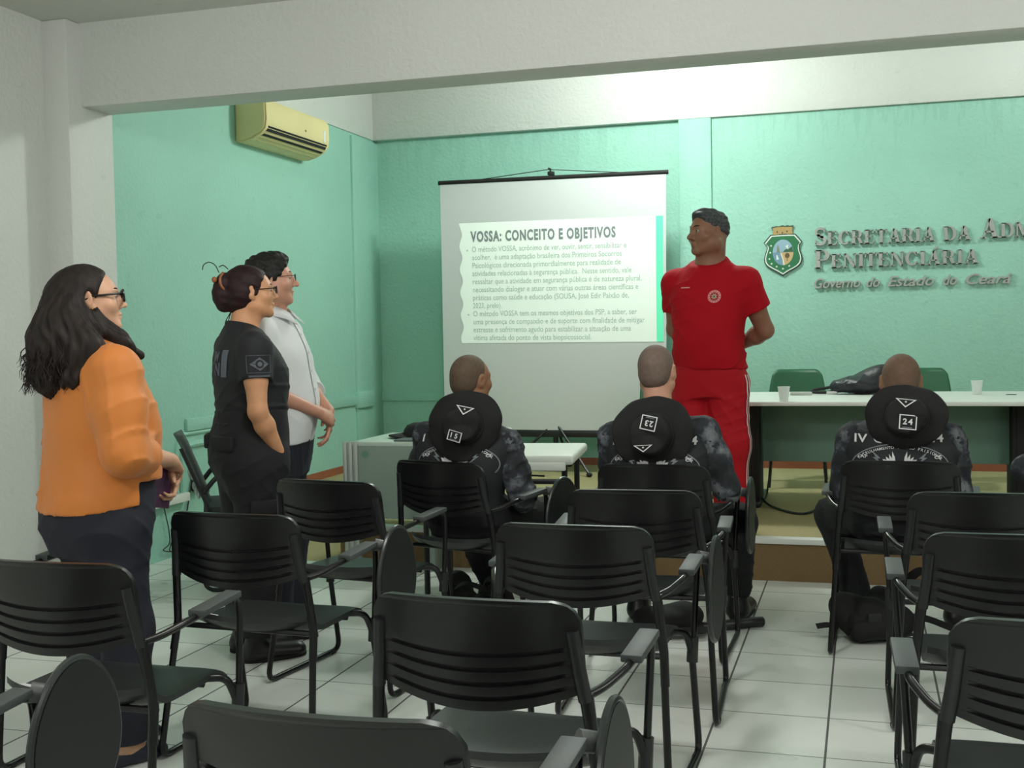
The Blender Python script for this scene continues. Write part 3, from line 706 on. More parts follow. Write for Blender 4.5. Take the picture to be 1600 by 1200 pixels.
def seat_mesh():
    NU, NV = 33, 30; vs = []
    for side in (0, 1):
        for j in range(NV):
            v = j/(NV-1)
            for i in range(NU):
                u = 2*i/(NU-1)-1
                hw = 0.232*(1-0.0*v); 
                y0 = 0.085-0.085*(1-abs(u)**2.2); y1 = 0.485-0.03*abs(u)**6
                y = y0+(y1-y0)*v
                z = 0.447+0.045*max(0, 1-v/0.22)**2-0.028*max(0, (v-0.82)/0.18)**2-0.010*(1-u*u)*sin(pi*v)
                if side == 0:
                    for gv in (0.10, 0.16, 0.22):
                        if abs(v-gv) < 0.014 and abs(u) < 0.86: z -= 0.006
                else: z -= 0.018
                vs.append((hw*u*(1-0.06*max(0, 0.25-v)*4*0.6), y, z))
    fs = []; n = NU*NV
    for s in (0, 1):
        for j in range(NV-1):
            for i in range(NU-1):
                q = (s*n+j*NU+i, s*n+j*NU+i+1, s*n+(j+1)*NU+i+1, s*n+(j+1)*NU+i); fs.append(q if s == 0 else q[::-1])
    for j in range(NV-1):
        for i in (0, NU-1): fs.append((j*NU+i, (j+1)*NU+i, n+(j+1)*NU+i, n+j*NU+i))
    for i in range(NU-1):
        for j in (0, NV-1): fs.append((j*NU+i, j*NU+i+1, n+j*NU+i+1, n+j*NU+i))
    return MB().add(vs, fs)

def tablet_geo():
    n = 40; cy, cz, ry, rz_ = 0.485, 0.555, 0.145, 0.165
    out = [(cy+ry*cos(2*pi*k/n)*(1-0.12*sin(2*pi*k/n)), cz+rz_*sin(2*pi*k/n)) for k in range(n)]
    return out

def make_chair(tablet):
    t = thing('tablet_armchair' if tablet else 'lecture_chair', '-', 'chair')
    backrest_mesh().build('backrest', M_cp, t, angle=35)
    seat_mesh().build('seat', M_seat, t, angle=35)
    for s in (-1, 1):
        path = fillet([(0.220*s, 0.004, 0.765), (0.236*s, 0.024, 0.64), (0.255*s, 0.05, 0.47), (0.283*s, -0.03, 0.013), (0.287*s, 0.50, 0.013), (0.278*s, 0.425, 0.36), (0.262*s, 0.40, 0.43), (0.215*s, 0.36, 0.435)], 0.05, 5)
        MB().tube(path, 0.0115, 10).build('side_frame', M_tubeb, t)
        MB().tube([(0.2205*s, 0.000, 0.772), (0.229*s, 0.014, 0.69), (0.240*s, 0.027, 0.615)], [0.0155, 0.0155, 0.0155], 10).build('back_bracket', M_black, t)
        MB().tube([(0.243*s, 0.03, 0.63), (0.257*s, 0.05, 0.455), (0.263*s, 0.03, 0.36)], 0.0135, 10).build('leg_sleeve', M_tubeb, t)
        arm = fillet([(0.243*s, 0.03, 0.625), (0.268*s, 0.075, 0.632), (0.300*s, 0.16, 0.654), (0.304*s, 0.405, 0.668), (0.296*s, 0.425, 0.60), (0.281*s, 0.432, 0.36)], 0.035, 5)
        a = MB().tube(arm, 0.0100, 10).build('arm_tube', M_tubeb, t)
        pm = frame_m((0.303*s, 0.285, 0.668), (1, 0, 0), (0, 0.24, 0.014))
        MB().box((-0.025, -0.10, -0.006), (0.025, 0.10, 0.013), 0.004, pm).build('armrest', M_pad, t)
        MB().tube([(0.2785*s, 0.428, 0.325), (0.2815*s, 0.433, 0.405)], 0.0185, 10).build('clamp', M_black, t)
        for y in (0.03, 0.44):
            MB().tube([(0.2845*s, y-0.012, 0.0115), (0.285*s, y+0.012, 0.0115)], 0.0118, 10).build('rubber_foot', M_blackmat, t)
    MB().tube([(-0.23, 0.33, 0.428), (0.23, 0.33, 0.428)], 0.010, 8).build('crossbar', M_tubeb, t)
    MB().tube([(-0.25, 0.075, 0.435), (0.25, 0.075, 0.435)], 0.010, 8).build('crossbar', M_tubeb, t)
    MB().box((-0.185, 0.018, 0.452), (-0.125, 0.032, 0.476), 0.001, Matrix.Translation((0, 0.012, 0)) @ Matrix.Rotation(radians(-14), 4, 'Z')).build('label_tag', M_tag, t)
    if tablet:
        X = Matrix(((0, 0, 1, 0.340), (1, 0, 0, 0), (0, 1, 0, 0), (0, 0, 0, 1)))
        tb = MB().prism(tablet_geo(), 0.0, 0.018, X, bev=0.004).build('writing_tablet', M_tab, t, angle=30)
        g = tablet_geo(); c = (0.485, 0.555)
        ring = [(0.349, c[0]+(p[0]-c[0])*1.004, c[1]+(p[1]-c[1])*1.004) for p in g]
        MB().tube(ring, 0.0088, 8, closed=True).build('edge_band', M_edge, tb)
        MB().tube([(0.306, 0.40, 0.672), (0.335, 0.42, 0.665), (0.346, 0.45, 0.64)], [0.022, 0.02, 0.012], 10).build('pivot', mat('grey_pivot', rgb(84, 87, 86), 0.4), t)
    return t
plain = make_chair(False); tabl = make_chair(True)
used = set()
def place(kind, x, y, rot, label, group):
    src = tabl if kind == 't' else plain
    o = src if kind not in used else copy_tree(src); used.add(kind)
    o.location = (x, y, 0); o.rotation_euler = (0, 0, radians(rot)); o['label'] = label; o['group'] = group
    return o
G = 'black lecture chairs in rows'
CH = [
 ('p', -2.010, 2.545, 0, 'empty black chair directly behind the woman in orange', 'c1'),
 ('t', -1.955, 3.36, -3, 'empty black chair with folded tablet right of the woman in orange', 'c2'),
 ('p', -2.02, 4.19, -8, 'empty black chair beside the woman in black uniform', 'c3'),
 ('t', -1.805, 4.88, -16, 'black chair with folded tablet under the man with hat 15', 'c4'),
 ('p', -0.785, 4.10, 3, 'empty black chair directly behind the man with hat 23', 'c5'),
 ('t', -0.822, 3.34, -1, 'empty black chair with edge-on folded tablet, second behind the man with hat 23', 'c6'),
 ('p', -0.810, 2.385, -2, 'large empty black chair in the middle foreground showing its whole back', 'c7'),
 ('t', -0.802, 1.61, -1, 'nearest black chair, cut off by the bottom of the photo', 'c8'),
 ('t', -0.850, 4.88, -1, 'black chair with tablet under the man with hat 23', 'c9'),
 ('p', 0.140, 5.13, -2, 'black chair under the man with hat 24', 'c10'),
 ('p', 0.378, 4.21, 1, 'empty black chair directly behind the man with hat 24', 'cA'),
 ('p', 0.392, 3.40, 1, 'empty black chair at the right edge, second behind the man with hat 24', 'cB'),
 ('p', 0.395, 2.43, 2, 'nearest empty black chair at the right edge of the photo', 'cC'),
 ('t', -1.965, 1.62, 0, 'black chair at bottom left showing only its round tablet and armrest', 'c0'),
 ('p', -2.97, 3.14, 0, 'black chair at the left edge of the photo showing a sliver of its back', 'cL'),
 ('p', 1.06, 5.17, 0, 'black chair under the man cut off by the right edge', 'cR'),
]
CHAIR = {}
for k, x, y, rot, lab, key in CH: CHAIR[key] = place(k, x, y, rot, lab, G)
# ------------------------------------------------------------------ figures: smooth distance fields turned into one surface
def V3(*a): return np.array(a, dtype=np.float64)
def rc(a, b, ra, rb=None, k=0.02, op='add', flat=None):
    """tapered round limb from a to b; flat=(axis, factor) squashes it across that axis"""
    a = np.array(a, float); b = np.array(b, float); rb = ra if rb is None else rb
    R = max(ra, rb)
    bb = (np.minimum(a, b)-R, np.maximum(a, b)+R); ab = b-a; L2 = max(ab @ ab, 1e-12)
    def f(X, Y, Z):
        px, py, pz = X-a[0], Y-a[1], Z-a[2]
        t = np.clip((px*ab[0]+py*ab[1]+pz*ab[2])/L2, 0, 1)
        dx, dy, dz = px-t*ab[0], py-t*ab[1], pz-t*ab[2]
        if flat is not None:
            n = flat[0]; dn = dx*n[0]+dy*n[1]+dz*n[2]; s = 1/flat[1]-1
            dx, dy, dz = dx+n[0]*dn*s, dy+n[1]*dn*s, dz+n[2]*dn*s
        return np.sqrt(dx*dx+dy*dy+dz*dz)-(ra+t*(rb-ra))
    return (f, bb, k, op)
def el(c, r, k=0.02, op='add', R=None):
    c = np.array(c, float); r = np.array(r, float); m = max(r)
    bb = (c-(m if R is not None else r), c+(m if R is not None else r)); Q = None if R is None else np.array(R).T
    def f(X, Y, Z):
        x, y, z = X-c[0], Y-c[1], Z-c[2]
        if Q is not None: x, y, z = (Q[0, 0]*x+Q[0, 1]*y+Q[0, 2]*z, Q[1, 0]*x+Q[1, 1]*y+Q[1, 2]*z, Q[2, 0]*x+Q[2, 1]*y+Q[2, 2]*z)
        k0 = np.sqrt((x/r[0])**2+(y/r[1])**2+(z/r[2])**2); k1 = np.sqrt((x/r[0]**2)**2+(y/r[1]**2)**2+(z/r[2]**2)**2)
        return k0*(k0-1)/np.maximum(k1, 1e-6)
    return (f, bb, k, op)
def loft(secs, k=0.02, n=2.3, grow=0.0, op='add'):
    """stack of oval sections (z, cx, cy, rx, ry)"""
    S = np.array(sorted(secs), float); z = S[:, 0]
    bb = (V3((S[:, 1]-S[:, 3]).min()-grow, (S[:, 2]-S[:, 4]).min()-grow, z[0]-grow), V3((S[:, 1]+S[:, 3]).max()+grow, (S[:, 2]+S[:, 4]).max()+grow, z[-1]+grow))
    tang = np.gradient(S[:, 1:], z, axis=0)
    def f(X, Y, Z):
        zz = np.clip(Z, z[0], z[-1]).ravel(); i = np.clip(np.searchsorted(z, zz)-1, 0, len(z)-2)
        h = (z[i+1]-z[i])[:, None]; t = ((zz-z[i])/h[:, 0])[:, None]
        p = (2*t**3-3*t**2+1)*S[i, 1:]+(t**3-2*t**2+t)*h*tang[i]+(-2*t**3+3*t**2)*S[i+1, 1:]+(t**3-t**2)*h*tang[i+1]
        sh = Z.shape; cx, cy, rx, ry = (p[:, q].reshape(sh) for q in range(4)); rx = np.maximum(rx+grow, 0.005); ry = np.maximum(ry+grow, 0.005)
        kk = (np.abs((X-cx)/rx)**n+np.abs((Y-cy)/ry)**n)**(1/n)
        d = (kk-1)*np.minimum(rx, ry)
        return np.maximum(d, np.maximum(Z-z[-1]-grow, z[0]-grow-Z))
    return (f, bb, k, op)
def cut(p, n, r=0.0):
    p = np.array(p, float); n = np.array(n, float); n = n/np.linalg.norm(n)
    return (lambda X, Y, Z: (X-p[0])*n[0]+(Y-p[1])*n[1]+(Z-p[2])*n[2], None, r, 'cut')
def smin(a, b, k):
    if k <= 0: return np.minimum(a, b)
    h = np.clip(0.5+0.5*(b-a)/k, 0, 1); return b+(a-b)*h-k*h*(1-h)

def field_mesh(groups, vox=0.006, kg=0.0, folds=None):
    """groups: lists of shapes; shapes blend inside a group, groups join with blend kg"""
    lo = np.min([p[1][0] for g in groups for p in g if p[1] is not None and p[3] == 'add'], axis=0)-0.03
    hi = np.max([p[1][1] for g in groups for p in g if p[1] is not None and p[3] == 'add'], axis=0)+0.03
    n = np.ceil((hi-lo)/vox).astype(int)+1
    ax = [lo[i]+vox*np.arange(n[i]) for i in range(3)]
    D = np.full(n, 0.2, np.float32)
    for g in groups:
        G = np.full(n, 0.2, np.float32)
        for f, bb, k, op in g:
            if bb is None: s = tuple(slice(0, q) for q in n)
            else:
                m = max(k, 0.012)+2*vox
                i0 = np.clip(np.floor((bb[0]-m-lo)/vox).astype(int), 0, n-1); i1 = np.clip(np.ceil((bb[1]+m-lo)/vox).astype(int)+1, 1, n)
                s = tuple(slice(i0[i], i1[i]) for i in range(3))
            X = ax[0][s[0]][:, None, None]; Y = ax[1][s[1]][None, :, None]; Z = ax[2][s[2]][None, None, :]
            X, Y, Z = np.broadcast_arrays(X, Y, Z)
            d = f(X, Y, Z).astype(np.float32)
            if op == 'add': G[s] = smin(G[s], d, k)
            elif op == 'sub': G[s] = -smin(-G[s], d, k)
            else: G[s] = np.maximum(G[s], d) if k <= 0 else -smin(-G[s], -d, k)
        D = smin(D, G, kg)
    if folds is not None:
        m = np.abs(D) < 0.035; I = np.argwhere(m); P = lo+I*vox
        D[m] += folds(P[:, 0], P[:, 1], P[:, 2]).astype(np.float32)
    return surface_net(D, lo, vox)

def surface_net(D, lo, vox):
    S = D < 0; nx, ny, nz = D.shape
    cnt = np.zeros((nx-1, ny-1, nz-1), np.int8)
    for a in (0, 1):
        for b in (0, 1):
            for c in (0, 1): cnt += S[a:nx-1+a, b:ny-1+b, c:nz-1+c]
    C = np.argwhere((cnt > 0) & (cnt < 8)); idx = np.full(cnt.shape, -1, np.int64); idx[tuple(C.T)] = np.arange(len(C))
    corners = [(a, b, c) for a in (0, 1) for b in (0, 1) for c in (0, 1)]
    val = {q: D[C[:, 0]+q[0], C[:, 1]+q[1], C[:, 2]+q[2]] for q in corners}
    acc = np.zeros((len(C), 3)); num = np.zeros(len(C))
    for q in corners:
        for d in range(3):
            if q[d]: continue
            r = list(q); r[d] = 1; r = tuple(r); v0, v1 = val[q], val[r]; x = (v0 < 0) != (v1 < 0)
            t = np.where(x, v0/np.where(x, v0-v1, 1), 0)
            p = np.repeat(np.array(q, float)[None], len(C), 0); p[:, d] = t
            acc += p*x[:, None]; num += x
    verts = lo+(C+acc/num[:, None])*vox
    F = []
    for d in range(3):
        e1, e2 = [(1, 2), (2, 0), (0, 1)][d]
        A = np.moveaxis(S, d, 0)
        sl0 = [slice(1, -1)]*3; sl0[d] = slice(0, -1); sl1 = [slice(1, -1)]*3; sl1[d] = slice(1, None)
        x = S[tuple(sl0)] != S[tuple(sl1)]
        E = np.argwhere(x); off = np.array([1, 1, 1]); off[d] = 0; E = E+off
        ins = S[tuple(E.T)]
        def cell(o1, o2):
            q = E.copy(); q[:, e1] += o1; q[:, e2] += o2; return idx[tuple(q.T)]
        a, b, c, dd = cell(-1, -1), cell(0, -1), cell(0, 0), cell(-1, 0)
        Q = np.stack([a, b, c, dd], 1); Q[~ins] = Q[~ins][:, ::-1]; F.append(Q)
    return verts, np.concatenate(F)

def mesh_obj(name, vf, m, parent=None, smooth_it=1):
    v, f = vf
    if smooth_it:                       # light relaxing of the lattice
        for _ in range(smooth_it):
            acc = np.zeros_like(v); num = np.zeros(len(v))
            for i in range(4):
                np.add.at(acc, f[:, i], v[f[:, (i+1) % 4]]+v[f[:, i-1]]); np.add.at(num, f[:, i], 2)
            v = v*0.5+0.5*acc/np.maximum(num, 1)[:, None]
    me = bpy.data.meshes.new(name); me.vertices.add(len(v)); me.vertices.foreach_set('co', v.astype(np.float32).ravel())
    me.loops.add(len(f)*4); me.loops.foreach_set('vertex_index', f.astype(np.int32).ravel())
    me.polygons.add(len(f)); me.polygons.foreach_set('loop_start', np.arange(len(f), dtype=np.int32)*4)
    me.update(calc_edges=True); me.validate(); me.shade_smooth()
    me.materials.append(m)
    return link(name, me, parent)

def make_folds(amp=0.004, seed=0, fx=26, fz=20, zc=None, crease=0.005):
    r = np.random.RandomState(seed); ph = r.rand(12)*6.28; dr = r.randn(6, 3); dr /= np.linalg.norm(dr, axis=1)[:, None]
    def f(x, y, z):
        w = 0.04*np.sin(9*x+7*z+ph[0])+0.04*np.sin(8*y-6*z+ph[1]); o = 0
        for i in range(4):
            q = dr[i]*(fx, fx, fz); o = o+np.sin(q[0]*(x+w)+q[1]*(y-w)+q[2]*(z+w)+ph[2+i])
        a = amp if zc is None else amp*(0.35+0.65*np.clip(zc(x, y, z), 0, 1))
        s = o/4; e = 0
        for i in range(3):          # narrow creases running in a few directions, fading in and out
            q = dr[3+i % 3]*1.0; u = (q[0]*x+q[1]*y+q[2]*z*1.6)*34+5*(w+0.5*np.sin(5*(x-y)+ph[8+i]))
            m_ = np.clip(np.sin(7*x+9*z+ph[6+i])+np.sin(8*y-5*z+ph[9+i])*0.8, 0, 1)
            e = e+m_*(1-np.abs(np.sin(u)))**3
        return a*(np.abs(s)**0.7*np.sign(s))-crease*e*(1 if zc is None else 0.35+0.65*np.clip(zc(x, y, z), 0, 1))
    return f

def rot_z(a): return np.array([[cos(a), -sin(a), 0], [sin(a), cos(a), 0], [0, 0, 1.0]])
def rot_x(a): return np.array([[1.0, 0, 0], [0, cos(a), -sin(a)], [0, sin(a), cos(a)]])
def rot_y(a): return np.array([[cos(a), 0, sin(a)], [0, 1.0, 0], [-sin(a), 0, cos(a)]])

class Head:
    """skull, face and neck placed at c, turned by yaw (left +), pitched (up +), tilted"""
    def __init__(s, c, yaw=0, pitch=0, roll=0, size=1.0, fem=False, fat=0.0, nose=1.0):
        s.c = np.array(c, float); s.R = rot_z(radians(yaw)) @ rot_x(radians(pitch)) @ rot_y(radians(roll)); s.k = size; s.fem = fem; s.fat = fat; s.nose = nose
    def p(s, x, y, z): return s.c+s.R @ (np.array((x, y, z), float)*s.k)
    def e(s, c, r, k=0.02, op='add', R=None):
        return el(s.p(*c), np.array(r)*s.k, k*s.k, op, s.R if R is None else s.R @ R)
    def r(s, a, b, ra, rb=None, k=0.02, op='add'): return rc(s.p(*a), s.p(*b), ra*s.k, None if rb is None else rb*s.k, k*s.k, op)
    def shapes(s):
        f = s.fat; j = 0.9 if s.fem else 1.0; nn = s.nose
        o = [s.e((0, -0.020, 0.028), (0.076, 0.098, 0.090)), s.e((0, 0.028, 0.0), (0.066, 0.066, 0.085), 0.03), s.e((0, 0.03, -0.045), (0.058+f, 0.055, 0.062), 0.03)]
        for q in (-1, 1):
            o += [s.r((0.052*q*j, 0.0, -0.060), (0.020*q, 0.066, -0.094), 0.026+f, 0.020, 0.025), s.e((0.042*q, 0.058, -0.025), (0.026+f, 0.024, 0.026), 0.02)]
            o += [s.r((0.012*q, 0.088, 0.024), (0.048*q, 0.068, 0.022), 0.010, 0.010, 0.014)]
        o += [s.e((0, 0.073, -0.100), (0.022, 0.018, 0.016), 0.02)]
        for q in (-1, 1): o += [s.e((0.031*q, 0.099, 0.006), (0.017, 0.014, 0.011), 0.014, 'sub')]
        o += [s.r((0, 0.086, 0.016), (0, 0.100+0.012*nn, -0.026), 0.008, 0.0105*nn, 0.010), s.e((0, 0.103+0.010*nn, -0.031), (0.010, 0.010, 0.009), 0.006)]
        for q in (-1, 1): o += [s.e((0.0125*q, 0.094, -0.034), (0.0085, 0.012, 0.008), 0.006)]
        o += [s.e((0, 0.091, -0.0585), (0.022, 0.0105, 0.0065), 0.006), s.e((0, 0.088, -0.0715), (0.019, 0.0105, 0.0075), 0.006), s.e((0, 0.103, -0.0648), (0.024, 0.010, 0.0022), 0.003, 'sub')]
        for q in (-1, 1):          # ears
            Re = rot_z(radians(-24*q)) @ rot_x(radians(-8))
            o += [s.e((0.080*q, -0.012, 0.000), (0.0085, 0.020, 0.033), 0.008, 'add', Re), s.e((0.089*q, -0.008, 0.004), (0.006, 0.011, 0.018), 0.004, 'sub', Re), s.e((0.076*q, -0.001, -0.026), (0.008, 0.010, 0.011), 0.006)]
        return o
    def neck(s, base, r0=0.056, r1=0.064):
        return [rc(s.p(0, -0.030, -0.045), base, r0*s.k, r1, 0.03), rc(s.p(0, 0.0, -0.075), np.array(base)+s.R @ V3(0, 0.012, 0.0), 0.044*s.k, r1*0.9, 0.03)]
    def eyes(s, parent, closed=False):
        Mw = mat('eye_white', rgb(160, 150, 142), 0.3); Mi = mat('eye_iris', rgb(34, 24, 18), 0.15)
        R = Matrix([list(q) for q in s.R])
        for q in (-1, 1):
            mb = MB().ell(s.p(0.031*q, 0.0795, 0.006), tuple(s.k*x for x in (0.0135, 0.0115, 0.0085)), 14, 10, R=R)
            e = mb.build('eye', Mw, parent); MB().ell(s.p(0.031*q, 0.0885, 0.006), tuple(s.k*x for x in (0.0055, 0.0035, 0.0055)), 12, 8, R=R).build('iris', Mi, e)
    def brows(s, parent, m, w=0.0042):
        for q in (-1, 1):
            MB().tube(catmull([s.p(0.012*q, 0.0945, 0.025), s.p(0.03*q, 0.0885, 0.032), s.p(0.050*q, 0.072, 0.027)], 4), [s.k*w*0.8]*8+[s.k*w*0.4], 6).build('eyebrow', m, parent)
    def glasses(s, parent, m, glass, rx=0.025, rz=0.019, r=0.0022):
        t = thing('glasses', None, None); t.parent = parent
        mb = MB()
        for q in (-1, 1):
            ring = []
            for i in range(24):
                a = 2*pi*i/24; ca, sa = cos(a), sin(a); ca = abs(ca)**0.7*(1 if ca > 0 else -1); sa = abs(sa)**0.7*(1 if sa > 0 else -1)
                ring.append(s.p(0.033*q+rx*ca, 0.112-0.10*abs(0.033*q+rx*ca)**1.5, 0.004+rz*sa))
            mb.tube(ring, r, 6, closed=True)
            mb.tube([s.p(0.057*q, 0.105, 0.012), s.p(0.073*q, 0.085, 0.012), s.p(0.080*q, 0.0, 0.012), s.p(0.080*q, -0.018, 0.002)], r, 6)
            g = MB(); g.add([tuple(x) for x in ring], [tuple(range(24))]); g.build('lens', glass, t, smooth=False, recalc=False)
        mb.tube([s.p(-0.009, 0.111, 0.010), s.p(0, 0.113, 0.013), s.p(0.009, 0.111, 0.010)], r, 6)
        mb.build('frame', m, t)
        return t

def hand(w, d, n, side, curl=(25, 28, 32, 38), spread=6, thumb=(35, 25), k=1.0, tdir=None):
    """palm and five fingers from wrist w; d = direction of the fingers, n = way the palm faces, side = +1 right hand, -1 left hand"""
    w = np.array(w, float); d = np.array(d, float); d /= np.linalg.norm(d); n = np.array(n, float); n -= d*(n @ d); n /= np.linalg.norm(n)
    t = np.cross(n, d)*side*-1.0       # towards the thumb
    P = lambda a, b, c: w+(d*a+t*b+n*c)*k
    palm = []
    kn = [P(0.093, 0.031, 0), P(0.097, 0.010, -0.003), P(0.093, -0.011, -0.002), P(0.084, -0.030, 0.002)]
    for i, q in enumerate(kn): palm.append(rc(P(0.008, 0.014-0.010*i, 0), q, 0.0145*k, 0.0115*k, 0.012))
    palm += [el(P(0.045, 0.0, 0.004), (0.024*k, 0.024*k, 0.024*k), 0.02), rc(P(0.02, 0.016, 0.006), P(0.05, 0.034, 0.012), 0.016*k, 0.014*k, 0.012)]
    fingers = []
    L = [(0.042, 0.025, 0.020), (0.046, 0.029, 0.021), (0.043, 0.027, 0.021), (0.033, 0.020, 0.018)]; R = [0.0092, 0.0095, 0.0090, 0.0080]
    for i in range(4):
        a = 0; p = kn[i]; sp = radians(spread*(1.5-i)); g = []
        dd = d*cos(sp)+t*sin(sp)
        for j in range(3):
            a += radians(curl[i]*(0.9, 1.25, 0.8)[j]); v = dd*cos(a)+n*sin(a); q = p+v*L[i][j]*k
            g.append(rc(p, q, R[i]*k*(1-0.09*j), R[i]*k*(1-0.09*(j+1)), 0.004)); p = q
        fingers.append(g)
    p = P(0.030, 0.030, 0.010); g = []
    v = (d*0.62+t*0.62+n*0.35) if tdir is None else np.array(tdir, float); v = v/np.linalg.norm(v)
    g.append(rc(p, p+v*0.040*k, 0.0135*k, 0.0105*k, 0.008)); p = p+v*0.040*k
    v2 = v*cos(radians(thumb[0]))+(d*0.9-t*0.35+n*0.15)*sin(radians(thumb[0])); v2 /= np.linalg.norm(v2)
    g.append(rc(p, p+v2*0.030*k, 0.0105*k, 0.0088*k, 0.005))
    return palm, fingers+[g]

def limb(pts, rad, k=0.02):
    return [rc(pts[i], pts[i+1], rad[i], rad[i+1], k) for i in range(len(pts)-1)]
def arm_shapes(sh, el_, wr, k=1.0, thick=1.0):
    sh, el_, wr = (np.array(q, float) for q in (sh, el_, wr))
    inner = sh*V3(0.35, 1, 1)+V3(0, 0, 0.045)
    m1 = sh*0.5+el_*0.5; m2 = el_*0.70+wr*0.30
    o = [rc(inner, sh, 0.034*k, 0.046*k*thick, 0.04), rc(sh, m1, 0.050*k*thick, 0.046*k*thick), rc(m1, el_, 0.046*k*thick, 0.038*k*thick), rc(el_, m2, 0.038*k*thick, 0.040*k*thick), rc(m2, wr, 0.040*k*thick, 0.0255*k)]
    return o

def new_person(name, vf, m, label, loc, rz, cat='person'):
    o = mesh_obj(name, vf, m); o.location = loc; o.rotation_euler = (0, 0, radians(rz)); tag(o, label, cat); return o

def shoe(parent, heel, toe, z0, m, msole, h=0.10, wdt=0.045, name='shoe', boot=0.0, low=False):
    heel = np.array(heel, float); toe = np.array(toe, float); d = toe-heel; L = np.linalg.norm(d); d /= L
    a = heel+d*0.045; b = heel+d*(L-0.045); z = np.array((0, 0, 1.0))
    g = [rc(a+z*0.045, b+z*0.034, wdt, wdt*0.86, 0.02, flat=(z, 0.85)), rc(a+z*0.03, b+z*0.026, wdt*0.95, wdt*0.95, 0.02, flat=(z, 0.7))]
    if boot: g += [rc(a+z*0.05+d*0.02, a+z*boot+d*0.01, wdt*0.98, wdt*1.05, 0.03)]
    elif not low: g += [rc(a+z*0.05+d*0.02, a+z*h+d*0.02, wdt*0.9, wdt*0.85, 0.03)]
    g += [cut((0, 0, z0+0.012), (0, 0, -1))]
    g = [(q[0], q[1], q[2], q[3]) for q in g]
    o = mesh_obj(name, field_mesh([[*(g)]], 0.006), m, parent)
    pv = np.cross(z, d); mb = MB(); poly = []
    for i in range(28):
        an = 2*pi*i/28; u, v_ = cos(an), sin(an)
        c = (a+b)/2+d*u*(L/2+0.004)*1.0+pv*v_*(wdt+0.003)*(1.0+0.06*u)*(abs(v_)**-0.15 if abs(v_) > 0.1 else 1)
        poly.append((c[0], c[1]))
    mb.prism(poly, z0, z0+0.022, bev=0.004); mb.build('sole', msole, o)
    return o

BVHS = {}
def bvh_of(o):
    if o.name not in BVHS: BVHS[o.name] = BVHTree.FromPolygons([v.co for v in o.data.vertices], [tuple(p.vertices) for p in o.data.polygons])
    return BVHS[o.name]
def decal_text(target, body, size, origin, xdir, ydir, m, off=0.003, sx=1.0, offset=0.02, gap=0.02):
    cx = 0.0
    for ch in body:
        if ch == ' ': cx += size*0.35*sx; continue
        vs, fs = text_geo(ch, size, offset=offset, sx=sx); a = min(v[0] for v in vs); b = max(v[0] for v in vs)
        project_decal(target, [(v[0]-a+cx, v[1], 0) for v in vs], fs, origin, xdir, ydir, 'letter', m, off); cx += b-a+size*(0.06+gap)
def project_decal(target, vs, fs, origin, xdir, ydir, name, m, off=0.003, parent=None, along=None, smooth=False):
    """lays flat lettering onto a garment's surface; origin and directions in the figure's own frame"""
    bvh = bvh_of(target)
    x = Vector(xdir).normalized(); y = Vector(ydir).normalized(); nrm = x.cross(y).normalized() if along is None else Vector(along).normalized()
    out = []
    for v in vs:
        p = Vector(origin)+x*v[0]+y*v[1]; st = p+nrm*0.35
        h = bvh.ray_cast(st, -nrm, 0.8)
        if h[0] is None: h = bvh.find_nearest(p)
        out.append(h[0]+nrm*off)
    mb = MB(); mb.add(out, fs); o = mb.build(name, m, parent if parent is not None else target, smooth=False, recalc=False)
    return o
def strip(path, wdt):
    """flat ribbon along a 2-D path as (verts, faces)"""
    P = [Vector((p[0], p[1])) for p in path]; vs = []; fs = []
    for i, p in enumerate(P):
        d = (P[min(i+1, len(P)-1)]-P[max(i-1, 0)]).normalized(); n = Vector((-d.y, d.x))*wdt/2
        vs += [(p.x+n.x, p.y+n.y, 0), (p.x-n.x, p.y-n.y, 0)]
    for i in range(len(P)-1): fs.append((2*i, 2*i+1, 2*i+3, 2*i+2))
    return vs, fs
# ------------------------------------------------------------------ people
SK1 = skin_mat('skin_light', rgb(206, 158, 128)); SK2 = skin_mat('skin_tan', rgb(208, 152, 112)); SK3 = skin_mat('skin_rosy', rgb(204, 150, 126))
SK4 = skin_mat('skin_brown', rgb(140, 96, 74)); SK5 = skin_mat('skin_deep_brown', rgb(150, 108, 80)); SK6 = skin_mat('skin_fair', rgb(196, 146, 122))
M_or = mat('orange_blouse', rgb(204, 120, 46), 0.62, var=0.04, vscale=3, bump=0.15, bscale=500, bdist=0.0008, sheen=0.15)
M_navy = mat('navy_cloth', rgb(22, 25, 38), 0.8, bump=0.15, bscale=500, bdist=0.0008)
M_blk = mat('black_cloth', rgb(25, 27, 31), 0.75, bump=0.15, bscale=500, bdist=0.0008)
M_blk2 = mat('black_cargo_cloth', rgb(20, 21, 25), 0.82, bump=0.3, bscale=350, bdist=0.001)
M_wsh = mat('white_shirt', rgb(226, 229, 230), 0.7, bump=0.12, bscale=500, bdist=0.0008)
M_red = mat('red_jersey', rgb(170, 10, 27), 0.8, spec=0.2, bump=0.15, bscale=500, bdist=0.0008)
M_redp = mat('red_track_cloth', rgb(172, 12, 28), 0.7, spec=0.25, bump=0.1, bscale=400, bdist=0.0008)
M_wstripe = mat('white_stripe', rgb(228, 220, 220), 0.6)
M_boot = mat('black_boot_leather', rgb(18, 18, 19), 0.4, bump=0.3, bscale=60, bdist=0.002)
M_sole = mat('rubber_sole', rgb(24, 24, 24), 0.8)
M_camo = camo_mat()
M_print = mat('white_print', rgb(214, 216, 216), 0.7); M_printg = mat('grey_print', rgb(120, 126, 132), 0.7); M_printd = mat('dim_grey_print', rgb(92, 97, 106), 0.75)
